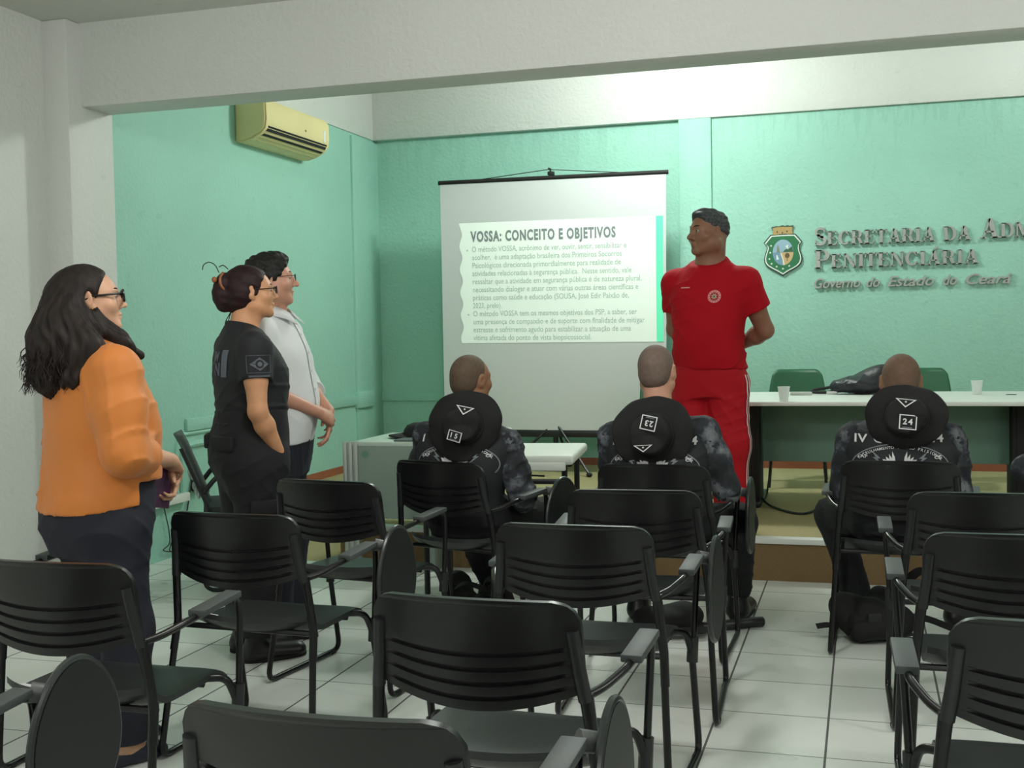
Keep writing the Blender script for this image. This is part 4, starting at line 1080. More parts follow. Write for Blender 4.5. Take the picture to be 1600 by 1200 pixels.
HR1 = hair_mat('dark_brown_hair', rgb(30, 22, 19), 70, 6); HR2 = hair_mat('dark_auburn_hair', rgb(36, 18, 20), 40, 40); HR3 = hair_mat('black_hair', rgb(28, 27, 26), 80, 80)
HR4 = hair_mat('grey_hair', rgb(62, 64, 66), 90, 90)
M_glass = mat('spectacle_lens', rgb(235, 245, 245), 0.05, alpha=0.12)
M_frame = mat('black_spectacle_frame', rgb(16, 16, 18), 0.25)
M_gold = mat('gold_metal', rgb(200, 160, 80), 0.3, 0.9)

# ---------- woman in the orange blouse
H = Head((-0.012, -0.030, 1.528), yaw=-22, pitch=6, size=0.94, fem=True, fat=0.006, nose=0.9)
tor = [(0.74, 0, -0.035, 0.175, 0.150), (0.84, 0, -0.035, 0.195, 0.165), (0.93, 0, -0.020, 0.192, 0.165), (1.03, 0, -0.008, 0.180, 0.158), (1.13, 0, -0.006, 0.182, 0.160), (1.22, 0, -0.022, 0.182, 0.145), (1.30, 0, -0.038, 0.168, 0.112), (1.36, 0, -0.046, 0.115, 0.080), (1.41, 0, -0.046, 0.064, 0.056)]
shR, elR, wrR = (0.172, -0.040, 1.300), (0.245, -0.050, 1.040), (0.055, 0.205, 0.985)
shL, elL, wrL = (-0.172, -0.040, 1.300), (-0.262, -0.01, 1.05), (-0.055, 0.232, 0.955)
pR, fR = hand(wrR, (-0.62, 0.42, -0.34), (-0.15, -0.35, -1.0), 1, (32, 36, 40, 44), 4, k=0.93)
pL, fL = hand(wrL, (0.34, 0.10, -0.85), (0.25, -1.0, 0.05), -1, (44, 46, 48, 50), 3, k=0.93)
legs = lambda s, f: limb([(0.095*s, -0.03, 0.80), (0.092*s, 0.0+f, 0.44), (0.090*s, -0.03+f, 0.09)], [0.09, 0.06, 0.04])
feet = lambda s, f: [rc((0.09*s, -0.07+f, 0.04), (0.09*s, 0.10+f, 0.028), 0.034, 0.028, 0.02), rc((0.09*s, -0.03+f, 0.09), (0.09*s, 0.05+f, 0.045), 0.036, 0.03, 0.03)]
bodyg = [H.shapes() + H.neck((0, -0.048, 1.38), 0.050, 0.062) + [loft(tor, grow=-0.014)] + arm_shapes(shR, elR, wrR, 0.96, 1.12) + pR, arm_shapes(shL, elL, wrL, 0.96, 1.12) + pL] + fR + fL + [legs(1, 0.0) + feet(1, -0.02), legs(-1, 0.03) + feet(-1, 0.05)]
woman = new_person('person', field_mesh(bodyg, 0.0055, 0.004), SK1, 'woman in an orange blouse with long wavy dark hair and glasses, standing at the left', (-2.41, 3.34, 0), -30)
H.eyes(woman); H.brows(woman, HR1); H.glasses(woman, M_frame, M_glass, 0.026, 0.020, 0.0040)
def rel(a, b, t): return tuple(np.array(a)*(1-t)+np.array(b)*t)
def sleeve(sh, el_, wr, t, r0, r1, r2, into=0.03):
    e = np.array(rel(el_, wr, t)); d = (np.array(wr)-np.array(el_)); d /= np.linalg.norm(d)
    return [rc((sh[0]*0.42, sh[1], sh[2]+0.046), sh, r0*0.66, r0, 0.05), rc(sh, rel(sh, el_, 0.5), r0, (r0+r1)/2+0.004, 0.03), rc(rel(sh, el_, 0.5), el_, (r0+r1)/2+0.004, r1, 0.03), rc(el_, e+d*0.04, r1, r2, 0.03), cut(e, d, 0.012)]
blouse = [[loft(tor, grow=0.012)] + [(lambda X, Y, Z: np.where(Y < 0.016, 0.850+0.10*(Y+0.15)+0.02*np.abs(X)*4*0, 0.945-0.05*(Y-0.016))-Z, None, 0.0, 'cut'), cut((0, -0.03, 1.405), (0, 0.45, 1), 0.02)], sleeve(shR, elR, wrR, 0.36, 0.078, 0.071, 0.060), sleeve(shL, elL, wrL, 0.36, 0.078, 0.071, 0.060)]
wf = make_folds(0.007, 3, 15, 30, lambda x, y, z: (1.36-z)*3*np.clip((z-0.84)*12, 0, 1), 0.008)
o = mesh_obj('blouse', field_mesh(blouse, 0.006, 0.035, wf), M_or, woman); o['label'] = 'orange blouse with rolled sleeves'
mb = MB()
for s, e_, w_ in ((1, elR, wrR), (-1, elL, wrL)):
    c = np.array(rel(e_, w_, 0.36)); d = np.array(w_)-np.array(e_); d /= np.linalg.norm(d)
    Mr = Vector(d).to_track_quat('Z', 'Y').to_matrix().to_4x4(); Mr.translation = Vector(c)
    mb = MB().lathe([(0.058, -0.02), (0.064, -0.016), (0.066, 0.0), (0.064, 0.016), (0.058, 0.02)], 28, Mr); mb.build('rolled_cuff', M_or, woman)
    pth = [np.array(rel(e_, w_, 0.28))+V3(0.01*s, 0.0, 0.072), np.array(rel(e_, w_, 0.32))+V3(0.045*s, -0.01, 0.062), np.array(rel(e_, w_, 0.36))+V3(0.062*s, -0.03, 0.03), np.array(rel(e_, w_, 0.40))+V3(0.060*s, -0.03, -0.01)]
    MB().tube(catmull(pth, 5), 0.011, 6).build('sleeve_tab', M_or, woman)
trou = [[loft([(0.70, 0, -0.035, 0.170, 0.135), (0.80, 0, -0.035, 0.192, 0.165), (0.90, 0, -0.028, 0.188, 0.165), (0.98, 0, -0.02, 0.17, 0.15)], grow=0.004)] + limb([(0.100, -0.035, 0.78), (0.098, 0.005, 0.45), (0.094, -0.012, 0.085)], [0.112, 0.082, 0.075], 0.05) + [cut((0, 0, 0.085), (0, 0, -1))],
        limb([(-0.100, -0.03, 0.78), (-0.098, 0.03, 0.45), (-0.094, 0.03, 0.085)], [0.112, 0.082, 0.075], 0.05) + [cut((0, 0, 0.085), (0, 0, -1))]]
mesh_obj('trousers', field_mesh(trou, 0.007, 0.02, make_folds(0.006, 9, 18, 22)), M_navy, woman)
for s, f in ((1, -0.02), (-1, 0.05)):
    g = [rc((0.09*s, -0.072+f, 0.036), (0.09*s, 0.105+f, 0.028), 0.040, 0.034, 0.02), rc((0.09*s, 0.05+f, 0.03), (0.09*s, 0.14+f, 0.022), 0.036, 0.022, 0.02), el((0.09*s, 0.005+f, 0.085), (0.038, 0.085, 0.052), 0.01, 'sub'), cut((0, 0, 0.004), (0, 0, -1)), cut((0, 0, 0.062), (0, -0.1, 1))]
    sh_ = mesh_obj('shoe', field_mesh([g], 0.004), mat('navy_leather', rgb(24, 28, 48), 0.35), woman)
    MB().ell((0.09*s-0.012, 0.095+f, 0.058), (0.016, 0.010, 0.007), 10, 8).ell((0.09*s+0.012, 0.095+f, 0.058), (0.016, 0.010, 0.007), 10, 8).ell((0.09*s, 0.095+f, 0.058), (0.005, 0.006, 0.006), 8, 6).build('bow', mat('navy_leather', rgb(24, 28, 48)), sh_)
def hair_cap(Hd, t=0.012, cutp=(0, 0.055, 0.045), cutn=(0, 1, -0.55), low=-0.05):
    n = Hd.R @ np.array(cutn, float)
    return [Hd.e((0, -0.020, 0.028), (0.076+t, 0.098+t, 0.090+t)), Hd.e((0, -0.045, -0.01), (0.072+t, 0.068+t, 0.075)), cut(Hd.p(*cutp), n, 0.012)]
hp = lambda x, y, z: H.p(x, y, z)
hg = [hair_cap(H, 0.012, (0, 0.012, 0.0), (0, 1, -0.62)) + [rc(hp(0, -0.065, -0.01), (0.0, -0.125, 1.40), 0.088, 0.108, 0.05), rc((0.0, -0.125, 1.40), (0.0, -0.170, 1.290), 0.104, 0.078, 0.05, flat=((0, 0.9, 0.3), 0.8)),
      rc(hp(0.055, -0.065, -0.02), (0.115, -0.10, 1.37), 0.04, 0.05, 0.04), rc(hp(-0.07, -0.03, -0.02), (-0.12, -0.09, 1.37), 0.045, 0.052, 0.04), rc((0.115, -0.10, 1.37), (0.11, -0.155, 1.275), 0.045, 0.030, 0.04), rc((-0.12, -0.09, 1.37), (-0.12, -0.15, 1.27), 0.055, 0.035, 0.04),
      rc(hp(0.078, -0.005, -0.055), (0.105, 0.02, 1.385), 0.026, 0.028, 0.03), rc((0.105, 0.02, 1.385), (0.10, 0.085, 1.345), 0.026, 0.014, 0.03), rc(hp(-0.07, 0.0, -0.045), (-0.11, 0.06, 1.36), 0.035, 0.025, 0.03), H.e((0.092, 0.000, -0.004), (0.020, 0.022, 0.036), 0.012, 'sub')]]
def hair_wave(x, y, z):
    a = np.arctan2(y+0.10, x); k = np.clip((1.60-z)*6, 0.12, 1); return k*(0.0045*np.sin(a*13+4*np.sin(z*22)+2*np.sin(z*11+a*3))+0.003*np.sin(a*29+z*40+2*np.sin(z*30)))
hair = mesh_obj('hair', field_mesh(hg, 0.0055, 0.0, hair_wave), HR1, woman, 0)
rs = random.Random(21); mb = MB()
for i in range(330):
    a = rs.uniform(pi*0.86, pi*2.14); r0 = rs.uniform(0.85, 1.0)
    z1 = rs.uniform(1.225, 1.34); p0 = hp(0.078*cos(a), -0.055+0.085*sin(a), rs.uniform(-0.04, 0.05))
    pts = []; ph = rs.uniform(0, 6.28); fr = rs.uniform(16, 26); am = rs.uniform(0.005, 0.012); fl = rs.uniform(0.085, 0.128)
    for k in range(13):
        t = k/12; z = p0[2]*(1-t)+z1*t; cx = p0[0]*(1-t)+(fl*1.15*cos(a))*t; cy = p0[1]*(1-t)+(-0.125+fl*0.95*sin(a)-0.02)*t
        pts.append((cx+am*sin(fr*t+ph)*cos(a+1.57)+am*0.6*cos(fr*t*1.3+ph)*cos(a), cy+am*sin(fr*t+ph)*sin(a+1.57)+am*0.6*cos(fr*t*1.3+ph)*sin(a), z))
    mb.tube(pts, [0.0021]*9+[0.0018, 0.0015, 0.0011, 0.0006], 4)
mb.build('wavy_strands', HR1, hair)
MB().ell(hp(0.082, 0.002, -0.032), (0.004, 0.004, 0.004), 8, 6).build('earring', M_gold, woman)
t = thing('phone_wallet', 'purple phone case held low in the hand of the woman in orange', 'phone', (0, 0, 0))
cs = MB().box((-0.006, -0.042, -0.068), (0.006, 0.042, 0.068), 0.004).build('case', mat('purple_leather', rgb(78, 48, 78), 0.5), t)
MB().box((-0.0075, -0.036, -0.06), (-0.0055, 0.036, 0.06), 0.001).build('screen', M_black, t)
t.matrix_world = Matrix.Translation((-2.41, 3.34, 0)) @ Matrix.Rotation(radians(-30), 4, 'Z') @ Matrix.Translation((0.0, 0.195, 0.886)) @ Matrix.Rotation(radians(18), 4, 'Z') @ Matrix.Rotation(radians(-12), 4, 'X')

# ---------- woman in black uniform
H = Head((0.0, 0.025, 1.590), yaw=-10, pitch=4, size=0.95, fem=True, fat=0.004, nose=0.95)
tor = [(0.80, 0, -0.010, 0.170, 0.135), (0.90, 0, -0.012, 0.186, 0.155), (0.98, 0, 0.0, 0.180, 0.150), (1.06, 0, 0.008, 0.165, 0.135), (1.15, 0, 0.012, 0.168, 0.142), (1.25, 0, 0.010, 0.176, 0.146), (1.34, 0, -0.006, 0.172, 0.118), (1.41, 0, -0.018, 0.115, 0.082), (1.46, 0, -0.020, 0.062, 0.056)]
shR, elR, wrR = (0.178, -0.02, 1.350), (0.222, -0.025, 1.085), (0.170, 0.085, 0.885)
shL, elL, wrL = (-0.178, -0.02, 1.350), (-0.235, -0.03, 1.09), (-0.170, 0.085, 0.885)
pR, fR = hand(wrR, (-0.45, 0.10, -0.90), (-1, -0.2, 0.2), 1, (20, 22, 24, 26), 3, k=0.80); pL, fL = hand(wrL, (0.45, 0.10, -0.90), (1, -0.2, 0.2), -1, (10, 12, 14, 16), 3, k=0.92)
legs = lambda s: limb([(0.095*s, 0.0, 0.84), (0.095*s, 0.01, 0.46), (0.092*s, -0.02, 0.09)], [0.085, 0.055, 0.04])
feet = lambda s: [rc((0.092*s, -0.05, 0.04), (0.092*s, 0.12, 0.03), 0.034, 0.028, 0.02)]
bodyg = [H.shapes() + H.neck((0, -0.018, 1.43), 0.050, 0.060) + [loft(tor, grow=-0.014)] + arm_shapes(shR, elR, wrR, 0.92, 1.12) + pR, arm_shapes(shL, elL, wrL, 0.92, 1.12) + pL] + fR + fL + [legs(1) + feet(1), legs(-1) + feet(-1)]
woman2 = new_person('person', field_mesh(bodyg, 0.0055, 0.004), SK2, 'woman in black short-sleeved uniform with dark hair in a bun, hand in her pocket', (-2.57, 4.58, 0), -45)
H.eyes(woman2); H.brows(woman2, HR2); H.glasses(woman2, M_frame, M_glass, 0.024, 0.016, 0.0022)
def tee(sh, el_, t, r0, r1):
    e = np.array(rel(sh, el_, t)); d = np.array(el_)-np.array(sh); d /= np.linalg.norm(d)
    return [rc((sh[0]*0.42, sh[1], sh[2]+0.048), sh, r0*0.66, r0, 0.05), rc(sh, e+d*0.03, r0, r1, 0.03), cut(e, d, 0.006)]
shirt = [[loft(tor, grow=0.010), cut((0, 0, 1.03), (0, 0, -1), 0.01), cut((0, -0.01, 1.455), (0, 0.35, 1), 0.01)], tee(shR, elR, 0.50, 0.070, 0.068), tee(shL, elL, 0.50, 0.070, 0.068)]
sh2 = mesh_obj('t_shirt', field_mesh(shirt, 0.006, 0.03, make_folds(0.005, 5, 16, 26, lambda x, y, z: (1.34-z)*4, 0.007)), M_blk, woman2)
trou = [[loft([(0.74, 0, 0.0, 0.140, 0.100), (0.84, 0, -0.010, 0.182, 0.148), (0.95, 0, -0.004, 0.186, 0.156), (1.03, 0, 0.006, 0.172, 0.144), (1.075, 0, 0.008, 0.168, 0.140)], grow=0.010), el((0.150, 0.075, 0.86), (0.045, 0.045, 0.07), 0.04), el((-0.150, 0.075, 0.86), (0.045, 0.045, 0.07), 0.04)] + limb([(0.094, -0.005, 0.84), (0.100, 0.012, 0.55), (0.098, -0.012, 0.13)], [0.122, 0.100, 0.086], 0.06) + [cut((0, 0, 0.12), (0, 0, -1))],
        limb([(-0.094, -0.005, 0.84), (-0.100, 0.012, 0.55), (-0.098, -0.012, 0.13)], [0.122, 0.100, 0.086], 0.06) + [cut((0, 0, 0.12), (0, 0, -1))]]
tr2 = mesh_obj('cargo_trousers', field_mesh(trou, 0.007, 0.02, make_folds(0.005, 12, 16, 28, None, 0.0045)), M_blk2, woman2)
def patch_box(parent, name, m, c, nrm, w_, h_, th=0.012, bev=0.004):
    z = Vector(nrm).normalized(); M = frame_m(c, Vector((0, 0, 1)).cross(z), (0, 0, 1))
    return MB().box((-w_/2, -h_/2, -th), (w_/2, h_/2, th), bev, M).build(name, m, parent)
patch_box(tr2, 'cargo_pocket', M_blk2, (0.205, 0.02, 0.60), (1, -0.05, 0.03), 0.15, 0.19, 0.016, 0.01); patch_box(tr2, 'pocket_flap', M_blk2, (0.218, 0.02, 0.68), (1, -0.05, 0.03), 0.165, 0.06, 0.014, 0.008)
patch_box(tr2, 'back_pocket_flap', M_blk2, (0.115, -0.150, 0.95), (0.45, -1, 0.1), 0.13, 0.06, 0.012, 0.008); patch_box(tr2, 'back_pocket_flap', M_blk2, (-0.10, -0.155, 0.95), (-0.35, -1, 0.1), 0.13, 0.06, 0.014, 0.008)
bm_ = MB(); 
pts = [(0.178*cos(2*pi*i/40), 0.008+0.149*sin(2*pi*i/40), 1.058) for i in range(40)]
vs = []; fs = []
for i, p in enumerate(pts):
    for (k, z) in ((0.97, -0.02), (1.015, -0.02), (1.015, 0.02), (0.97, 0.02)): vs.append((p[0]*k, 0.008+(p[1]-0.008)*k, p[2]+z))
for i in range(40):
    j = (i+1) % 40
    for k in range(4): fs.append((4*i+k, 4*j+k, 4*j+(k+1) % 4, 4*i+(k+1) % 4))
belt = bm_.add(vs, fs).build('belt', M_blackmat, woman2); MB().box((-0.03, 0.150, 1.036), (0.03, 0.166, 1.080), 0.004).build('buckle', M_black, belt)
for s in (1, -1): shoe(woman2, (0.098*s, -0.085, 0), (0.098*s, 0.195, 0), 0.0, M_boot, M_sole, wdt=0.047, boot=0.17, name='boot')
hp = lambda x, y, z: H.p(x, y, z)
hg = [hair_cap(H, 0.012, (0, 0.030, 0.005), (0, 1, -0.55)) + [H.e((0, -0.075, -0.04), (0.055, 0.04, 0.05)), cut(H.p(0, 0.0, -0.085), H.R @ np.array((0, 0.2, -1.0)), 0.01), H.e((0.089, 0.004, -0.005), (0.012, 0.022, 0.034), 0.01, 'sub')], [H.e((0.0, -0.135, 0.005), (0.050, 0.042, 0.055)), H.e((0.01, -0.125, 0.055), (0.042, 0.030, 0.036)), H.e((0.0, -0.125, -0.045), (0.040, 0.036, 0.034)), H.e((-0.02, -0.115, 0.08), (0.03, 0.022, 0.024))]]
def sweep(x, y, z): return 0.0012*np.sin(170*(z-1.6)+50*y)+0.0012*np.sin(95*x+70*z)
hair = mesh_obj('hair', field_mesh(hg, 0.005, 0.015, sweep), HR2, woman2, 0)
mb = MB()
for pts in ([(0.02, -0.135, 0.10), (0.025, -0.150, 0.135), (0.03, -0.175, 0.150), (0.03, -0.200, 0.140), (0.03, -0.208, 0.118)], [(0.0, -0.10, -0.08), (0.005, -0.13, -0.13), (0.0, -0.12, -0.17)], [(0.02, -0.10, -0.08), (0.03, -0.115, -0.12), (0.02, -0.10, -0.155)], [(-0.02, -0.09, 0.115), (-0.03, -0.11, 0.135), (-0.02, -0.13, 0.128)]):
    mb.tube(catmull([hp(*q) for q in pts], 5), 0.0022, 5)
mb.build('loose_strand', HR2, hair)
mb = MB().tube(catmull([hp(0.03, -0.118, 0.10), hp(0.045, -0.135, 0.075), hp(0.048, -0.135, 0.045), hp(0.04, -0.12, 0.02)], 5), 0.006, 6).ell(hp(0.03, -0.16, 0.07), (0.012, 0.012, 0.014), 10, 8)
mb.build('hair_clip', mat('tortoise_clip', rgb(150, 92, 52), 0.3), hair)
# prints on the shirt
for s, y, sz in (('JM', 1.297, 0.060), ('N', 1.238, 0.075)): decal_text(sh2, s, sz, (-0.010 if s == 'JM' else 0.020, -0.3, y), (1, 0, 0), (0, 0, 1), M_printd, offset=0.03, gap=0.0)
def quad(x0, y0, x1, y1, nx=6, ny=10):
    vs = [(x0+(x1-x0)*i/nx, y0+(y1-y0)*j/ny, 0) for j in range(ny+1) for i in range(nx+1)]
    return vs, [(j*(nx+1)+i, j*(nx+1)+i+1, (j+1)*(nx+1)+i+1, (j+1)*(nx+1)+i) for j in range(ny) for i in range(nx)]
project_decal(sh2, *quad(0.082, 1.23, 0.118, 1.345), (0, -0.3, 0), (1, 0, 0), (0, 0, 1), 'printed_block', M_printd)
sx = (0.0, 1, 0); so = (0.3, -0.022, 1.285)
dm = [(-0.040, 0), (0, 0.028), (0.040, 0), (0, -0.028)]
def poly_fine(p, n=6):
    out = []
    for i in range(len(p)):
        a, b = p[i], p[(i+1) % len(p)]
        for k in range(n): out.append((a[0]+(b[0]-a[0])*k/n, a[1]+(b[1]-a[1])*k/n, 0))
    c = (sum(q[0] for q in out)/len(out), sum(q[1] for q in out)/len(out), 0); out.append(c); m = len(out)-1
    return out, [(i, (i+1) % m, m) for i in range(m)]
project_decal(sh2, *poly_fine(dm), so, sx, (0, 0, 1), 'flag_diamond', M_printd, 0.003)
project_decal(sh2, *poly_fine([(0.018*cos(a*pi/8), 0.018*sin(a*pi/8)) for a in range(16)], 1), so, sx, (0, 0, 1), 'flag_disc', M_blk, 0.004)
project_decal(sh2, *poly_fine([(0.010*cos(a*pi/8), 0.010*sin(a*pi/8)) for a in range(16)], 1), so, sx, (0, 0, 1), 'flag_globe', M_printd, 0.005)
for a, b in (((-0.05, -0.036), (0.05, -0.036)), ((0.05, -0.036), (0.05, 0.036)), ((0.05, 0.036), (-0.05, 0.036)), ((-0.05, 0.036), (-0.05, -0.036))):
    project_decal(sh2, *strip([rel(a, b, i/8) for i in range(9)], 0.002), so, sx, (0, 0, 1), 'flag_border', M_printd, 0.003)
project_decal(sh2, *strip([(-0.045+0.09*i/8, -0.05) for i in range(9)], 0.008), so, sx, (0, 0, 1), 'printed_line', M_printd, 0.003)

# ---------- man in the white shirt
H = Head((0.03, -0.005, 1.660), yaw=20, pitch=4, size=1.0, fat=0.012, nose=1.25)
tor = [(0.78, 0, 0.0, 0.165, 0.125), (0.88, 0, 0.0, 0.178, 0.140), (0.98, 0, 0.012, 0.182, 0.150), (1.10, 0, 0.020, 0.180, 0.150), (1.22, 0, 0.012, 0.186, 0.140), (1.34, 0, 0.0, 0.192, 0.130), (1.42, 0, -0.010, 0.160, 0.105), (1.485, 0, -0.018, 0.105, 0.080), (1.53, 0, -0.018, 0.066, 0.060)]
shR, elR, wrR = (0.195, -0.015, 1.410), (0.270, 0.010, 1.165), (0.045, 0.215, 1.040)
shL, elL, wrL = (-0.195, -0.015, 1.410), (-0.275, 0.060, 1.145), (-0.085, 0.225, 1.040)
pR, fR = hand(wrR, (-0.75, 0.30, -0.30), (-0.1, -0.9, -0.35), 1, (22, 26, 32, 38), 4); pL, fL = hand(wrL, (0.28, 0.06, -0.95), (0.3, -1.0, 0.0), -1, (16, 20, 24, 30), 6)
legs = lambda s: limb([(0.09*s, 0.0, 0.84), (0.095*s, 0.01, 0.47), (0.095*s, -0.02, 0.09)], [0.085, 0.058, 0.042])
feet = lambda s: [rc((0.095*s, -0.05, 0.04), (0.10*s, 0.13, 0.03), 0.036, 0.030, 0.02)]
bodyg = [H.shapes() + H.neck((0, -0.018, 1.50), 0.058, 0.066) + [loft(tor, grow=-0.016)] + arm_shapes(shR, elR, wrR, 1.0) + pR, arm_shapes(shL, elL, wrL, 1.0) + pL] + fR + fL + [legs(1) + feet(1), legs(-1) + feet(-1)]
man = new_person('person', field_mesh(bodyg, 0.0055, 0.004), SK3, 'man in a white shirt with rolled sleeves and clasped hands, behind the woman in black', (-2.643, 4.98, 0), -80)
H.eyes(man); H.brows(man, HR3); H.glasses(man, mat('thin_metal_frame', rgb(60, 60, 62), 0.3, 0.8), M_glass, 0.022, 0.016, 0.0014)
shirt = [[loft(tor, grow=0.016), cut((0, 0, 0.895), (0, 0.03, -1), 0.008), cut((0, -0.01, 1.515), (0, 0.40, 1), 0.01)], sleeve(shR, elR, wrR, 0.22, 0.078, 0.070, 0.064), sleeve(shL, elL, wrL, 0.22, 0.078, 0.070, 0.064)]
shw = mesh_obj('shirt', field_mesh(shirt, 0.006, 0.03, make_folds(0.007, 8, 14, 28, lambda x, y, z: (1.46-z)*3, 0.009)), M_wsh, man)
for e_, w_ in ((elR, wrR), (elL, wrL)):
    c = np.array(rel(e_, w_, 0.20)); d = np.array(w_)-np.array(e_); d /= np.linalg.norm(d); Mr = Vector(d).to_track_quat('Z', 'Y').to_matrix().to_4x4(); Mr.translation = Vector(c)
    MB().lathe([(0.062, -0.025), (0.068, -0.02), (0.068, 0.018), (0.064, 0.022), (0.05, 0.02)], 28, Mr).build('rolled_cuff', M_wsh, shw)
vs, fs = strip([(0.0, 0.93+0.54*i/40) for i in range(41)], 0.030); project_decal(shw, vs, fs, (0.004, 0.3, 0), (-1, 0, 0), (0, 0, 1), 'button_placket', M_wsh, 0.004)
for i in range(6):
    vs, fs = poly_fine([(0.006*cos(a*pi/4), 0.006*sin(a*pi/4)) for a in range(8)], 1); project_decal(shw, vs, fs, (0.004, 0.3, 0.98+0.085*i), (-1, 0, 0), (0, 0, 1), 'button', mat('button_grey', rgb(170, 172, 172), 0.3), 0.006)
for s in (1, -1):       # collar leaves
    col = [(0.0, -0.085, 1.545), (0.052*s, -0.068, 1.545), (0.074*s, -0.018, 1.535), (0.055*s, 0.040, 1.512), (0.012*s, 0.066, 1.490)]
    low = [(0.0, -0.104, 1.500), (0.066*s, -0.084, 1.498), (0.100*s, -0.020, 1.490), (0.085*s, 0.062, 1.468), (0.045*s, 0.098, 1.440)]
    col = [(q[0]*1.16, (q[1]+0.015)*1.16-0.015, q[2]+0.016) for q in col]; low = [(q[0]*1.26, (q[1]+0.015)*1.24-0.015, q[2]+0.014) for q in low]
    a = catmull(col, 5); b = catmull(low, 5); n = len(a); mb = MB(); mb.add(a+b, [(i, i+1, n+i+1, n+i) for i in range(n-1)]); c_ = mb.build('collar', M_wsh, shw); c_.modifiers.new('solid', 'SOLIDIFY').thickness = 0.005
trou = [[loft([(0.76, 0, 0.0, 0.165, 0.125), (0.86, 0, 0.0, 0.178, 0.142), (0.96, 0, 0.01, 0.178, 0.146)], grow=0.006)] + limb([(0.095, 0.0, 0.82), (0.098, 0.015, 0.48), (0.098, -0.005, 0.07)], [0.098, 0.085, 0.075], 0.05) + [cut((0, 0, 0.06), (0, 0, -1))], limb([(-0.095, 0.0, 0.82), (-0.098, 0.015, 0.48), (-0.098, -0.005, 0.07)], [0.098, 0.085, 0.075], 0.05) + [cut((0, 0, 0.06), (0, 0, -1))]]
mesh_obj('trousers', field_mesh(trou, 0.008, 0.02, make_folds(0.004, 4, 16, 22)), M_navy, man)
for s in (1, -1): shoe(man, (0.098*s, -0.09, 0), (0.106*s, 0.195, 0), 0.0, M_boot, M_sole)
def short_hair(Hd, parent, m, t=0.013, front=(0, 0.068, 0.055), fn=(0, 1, -0.42), side=-0.045, crest=0.016, seed=1, vox=0.005):
    g = [[Hd.e((0, -0.020, 0.028), (0.076+t, 0.098+t, 0.090+t)), Hd.e((0, 0.035, 0.085), (0.055, 0.055, 0.022+crest), 0.03), cut(Hd.p(*front), Hd.R @ np.array(fn, float), 0.012), cut(Hd.p(0, -0.03, side), Hd.R @ np.array((0, 0.55, -1.0)), 0.02)]]
    r = np.random.RandomState(seed); d = r.randn(5, 3)*90; ph = r.rand(5)*6
    return mesh_obj('hair', field_mesh(g, vox, 0, lambda x, y, z: 0.0012*sum(np.sin(d[i, 0]*x+d[i, 1]*y+d[i, 2]*z+ph[i]) for i in range(5))), m, parent, 0)
short_hair(H, man, HR3, 0.014, crest=0.022, seed=2, front=(0, 0.050, 0.02), fn=(0, 1, -0.62), side=-0.035)

# ---------- instructor in red
H = Head((0.0, 0.02, 1.715), yaw=-38, pitch=0, size=1.09, fat=0.020, nose=1.25)
tor = [(0.80, 0, 0.0, 0.180, 0.130), (0.92, 0, 0.005, 0.190, 0.148), (1.02, 0, 0.018, 0.192, 0.160), (1.14, 0, 0.025, 0.190, 0.162), (1.27, 0, 0.018, 0.202, 0.155), (1.38, 0, 0.006, 0.210, 0.142), (1.46, 0, -0.006, 0.175, 0.118), (1.53, 0, -0.018, 0.118, 0.092), (1.58, 0, -0.02, 0.080, 0.072)]
shR, elR, wrR = (0.205, -0.015, 1.425), (0.262, -0.125, 1.165), (0.070, -0.205, 1.040)
shL, elL, wrL = (-0.205, -0.01, 1.425), (-0.290, -0.115, 1.150), (-0.090, -0.215, 1.055)
pR, fR = hand(wrR, (-0.8, -0.1, -0.45), (0, -1, 0.1), 1, (24, 26, 30, 34), 4, k=1.05); pL, fL = hand(wrL, (0.85, -0.12, -0.35), (0, -1, 0.1), -1, (24, 26, 30, 34), 4, k=1.05)
legs = lambda s: limb([(0.10*s, 0.0, 0.86), (0.115*s, 0.015, 0.48), (0.12*s, -0.01, 0.09)], [0.09, 0.06, 0.045])
feet = lambda s: [rc((0.12*s, -0.05, 0.045), (0.14*s, 0.13, 0.03), 0.038, 0.032, 0.02)]
bodyg = [H.shapes() + H.neck((0, -0.018, 1.54), 0.068, 0.084) + [loft(tor, grow=-0.016)] + arm_shapes(shR, elR, wrR, 1.06, 1.22) + pR, arm_shapes(shL, elL, wrL, 1.06, 1.22) + pL] + fR + fL + [legs(1) + feet(1), legs(-1) + feet(-1)]
inst = new_person('person', field_mesh(bodyg, 0.006, 0.004), SK4, 'man in red T-shirt and red track pants, hands behind his back, standing beside the screen', (-0.85, 6.85, ST), 168)
H.eyes(inst); H.brows(inst, HR3, 0.005)
short_hair(H, inst, HR4, 0.007, (0, 0.058, 0.045), (0, 1, -0.45), 0.000, 0.018, 5)
shirt = [[loft(tor, grow=0.014), cut((0, 0, 0.935), (0, 0.02, -1), 0.008), cut((0, -0.02, 1.565), (0, 0.42, 1), 0.008)], tee(shR, elR, 0.55, 0.088, 0.084), tee(shL, elL, 0.55, 0.088, 0.086)]
shr = mesh_obj('t_shirt', field_mesh(shirt, 0.0065, 0.035, make_folds(0.006, 15, 14, 26, lambda x, y, z: (1.44-z)*2.5, 0.008)), M_red, inst)
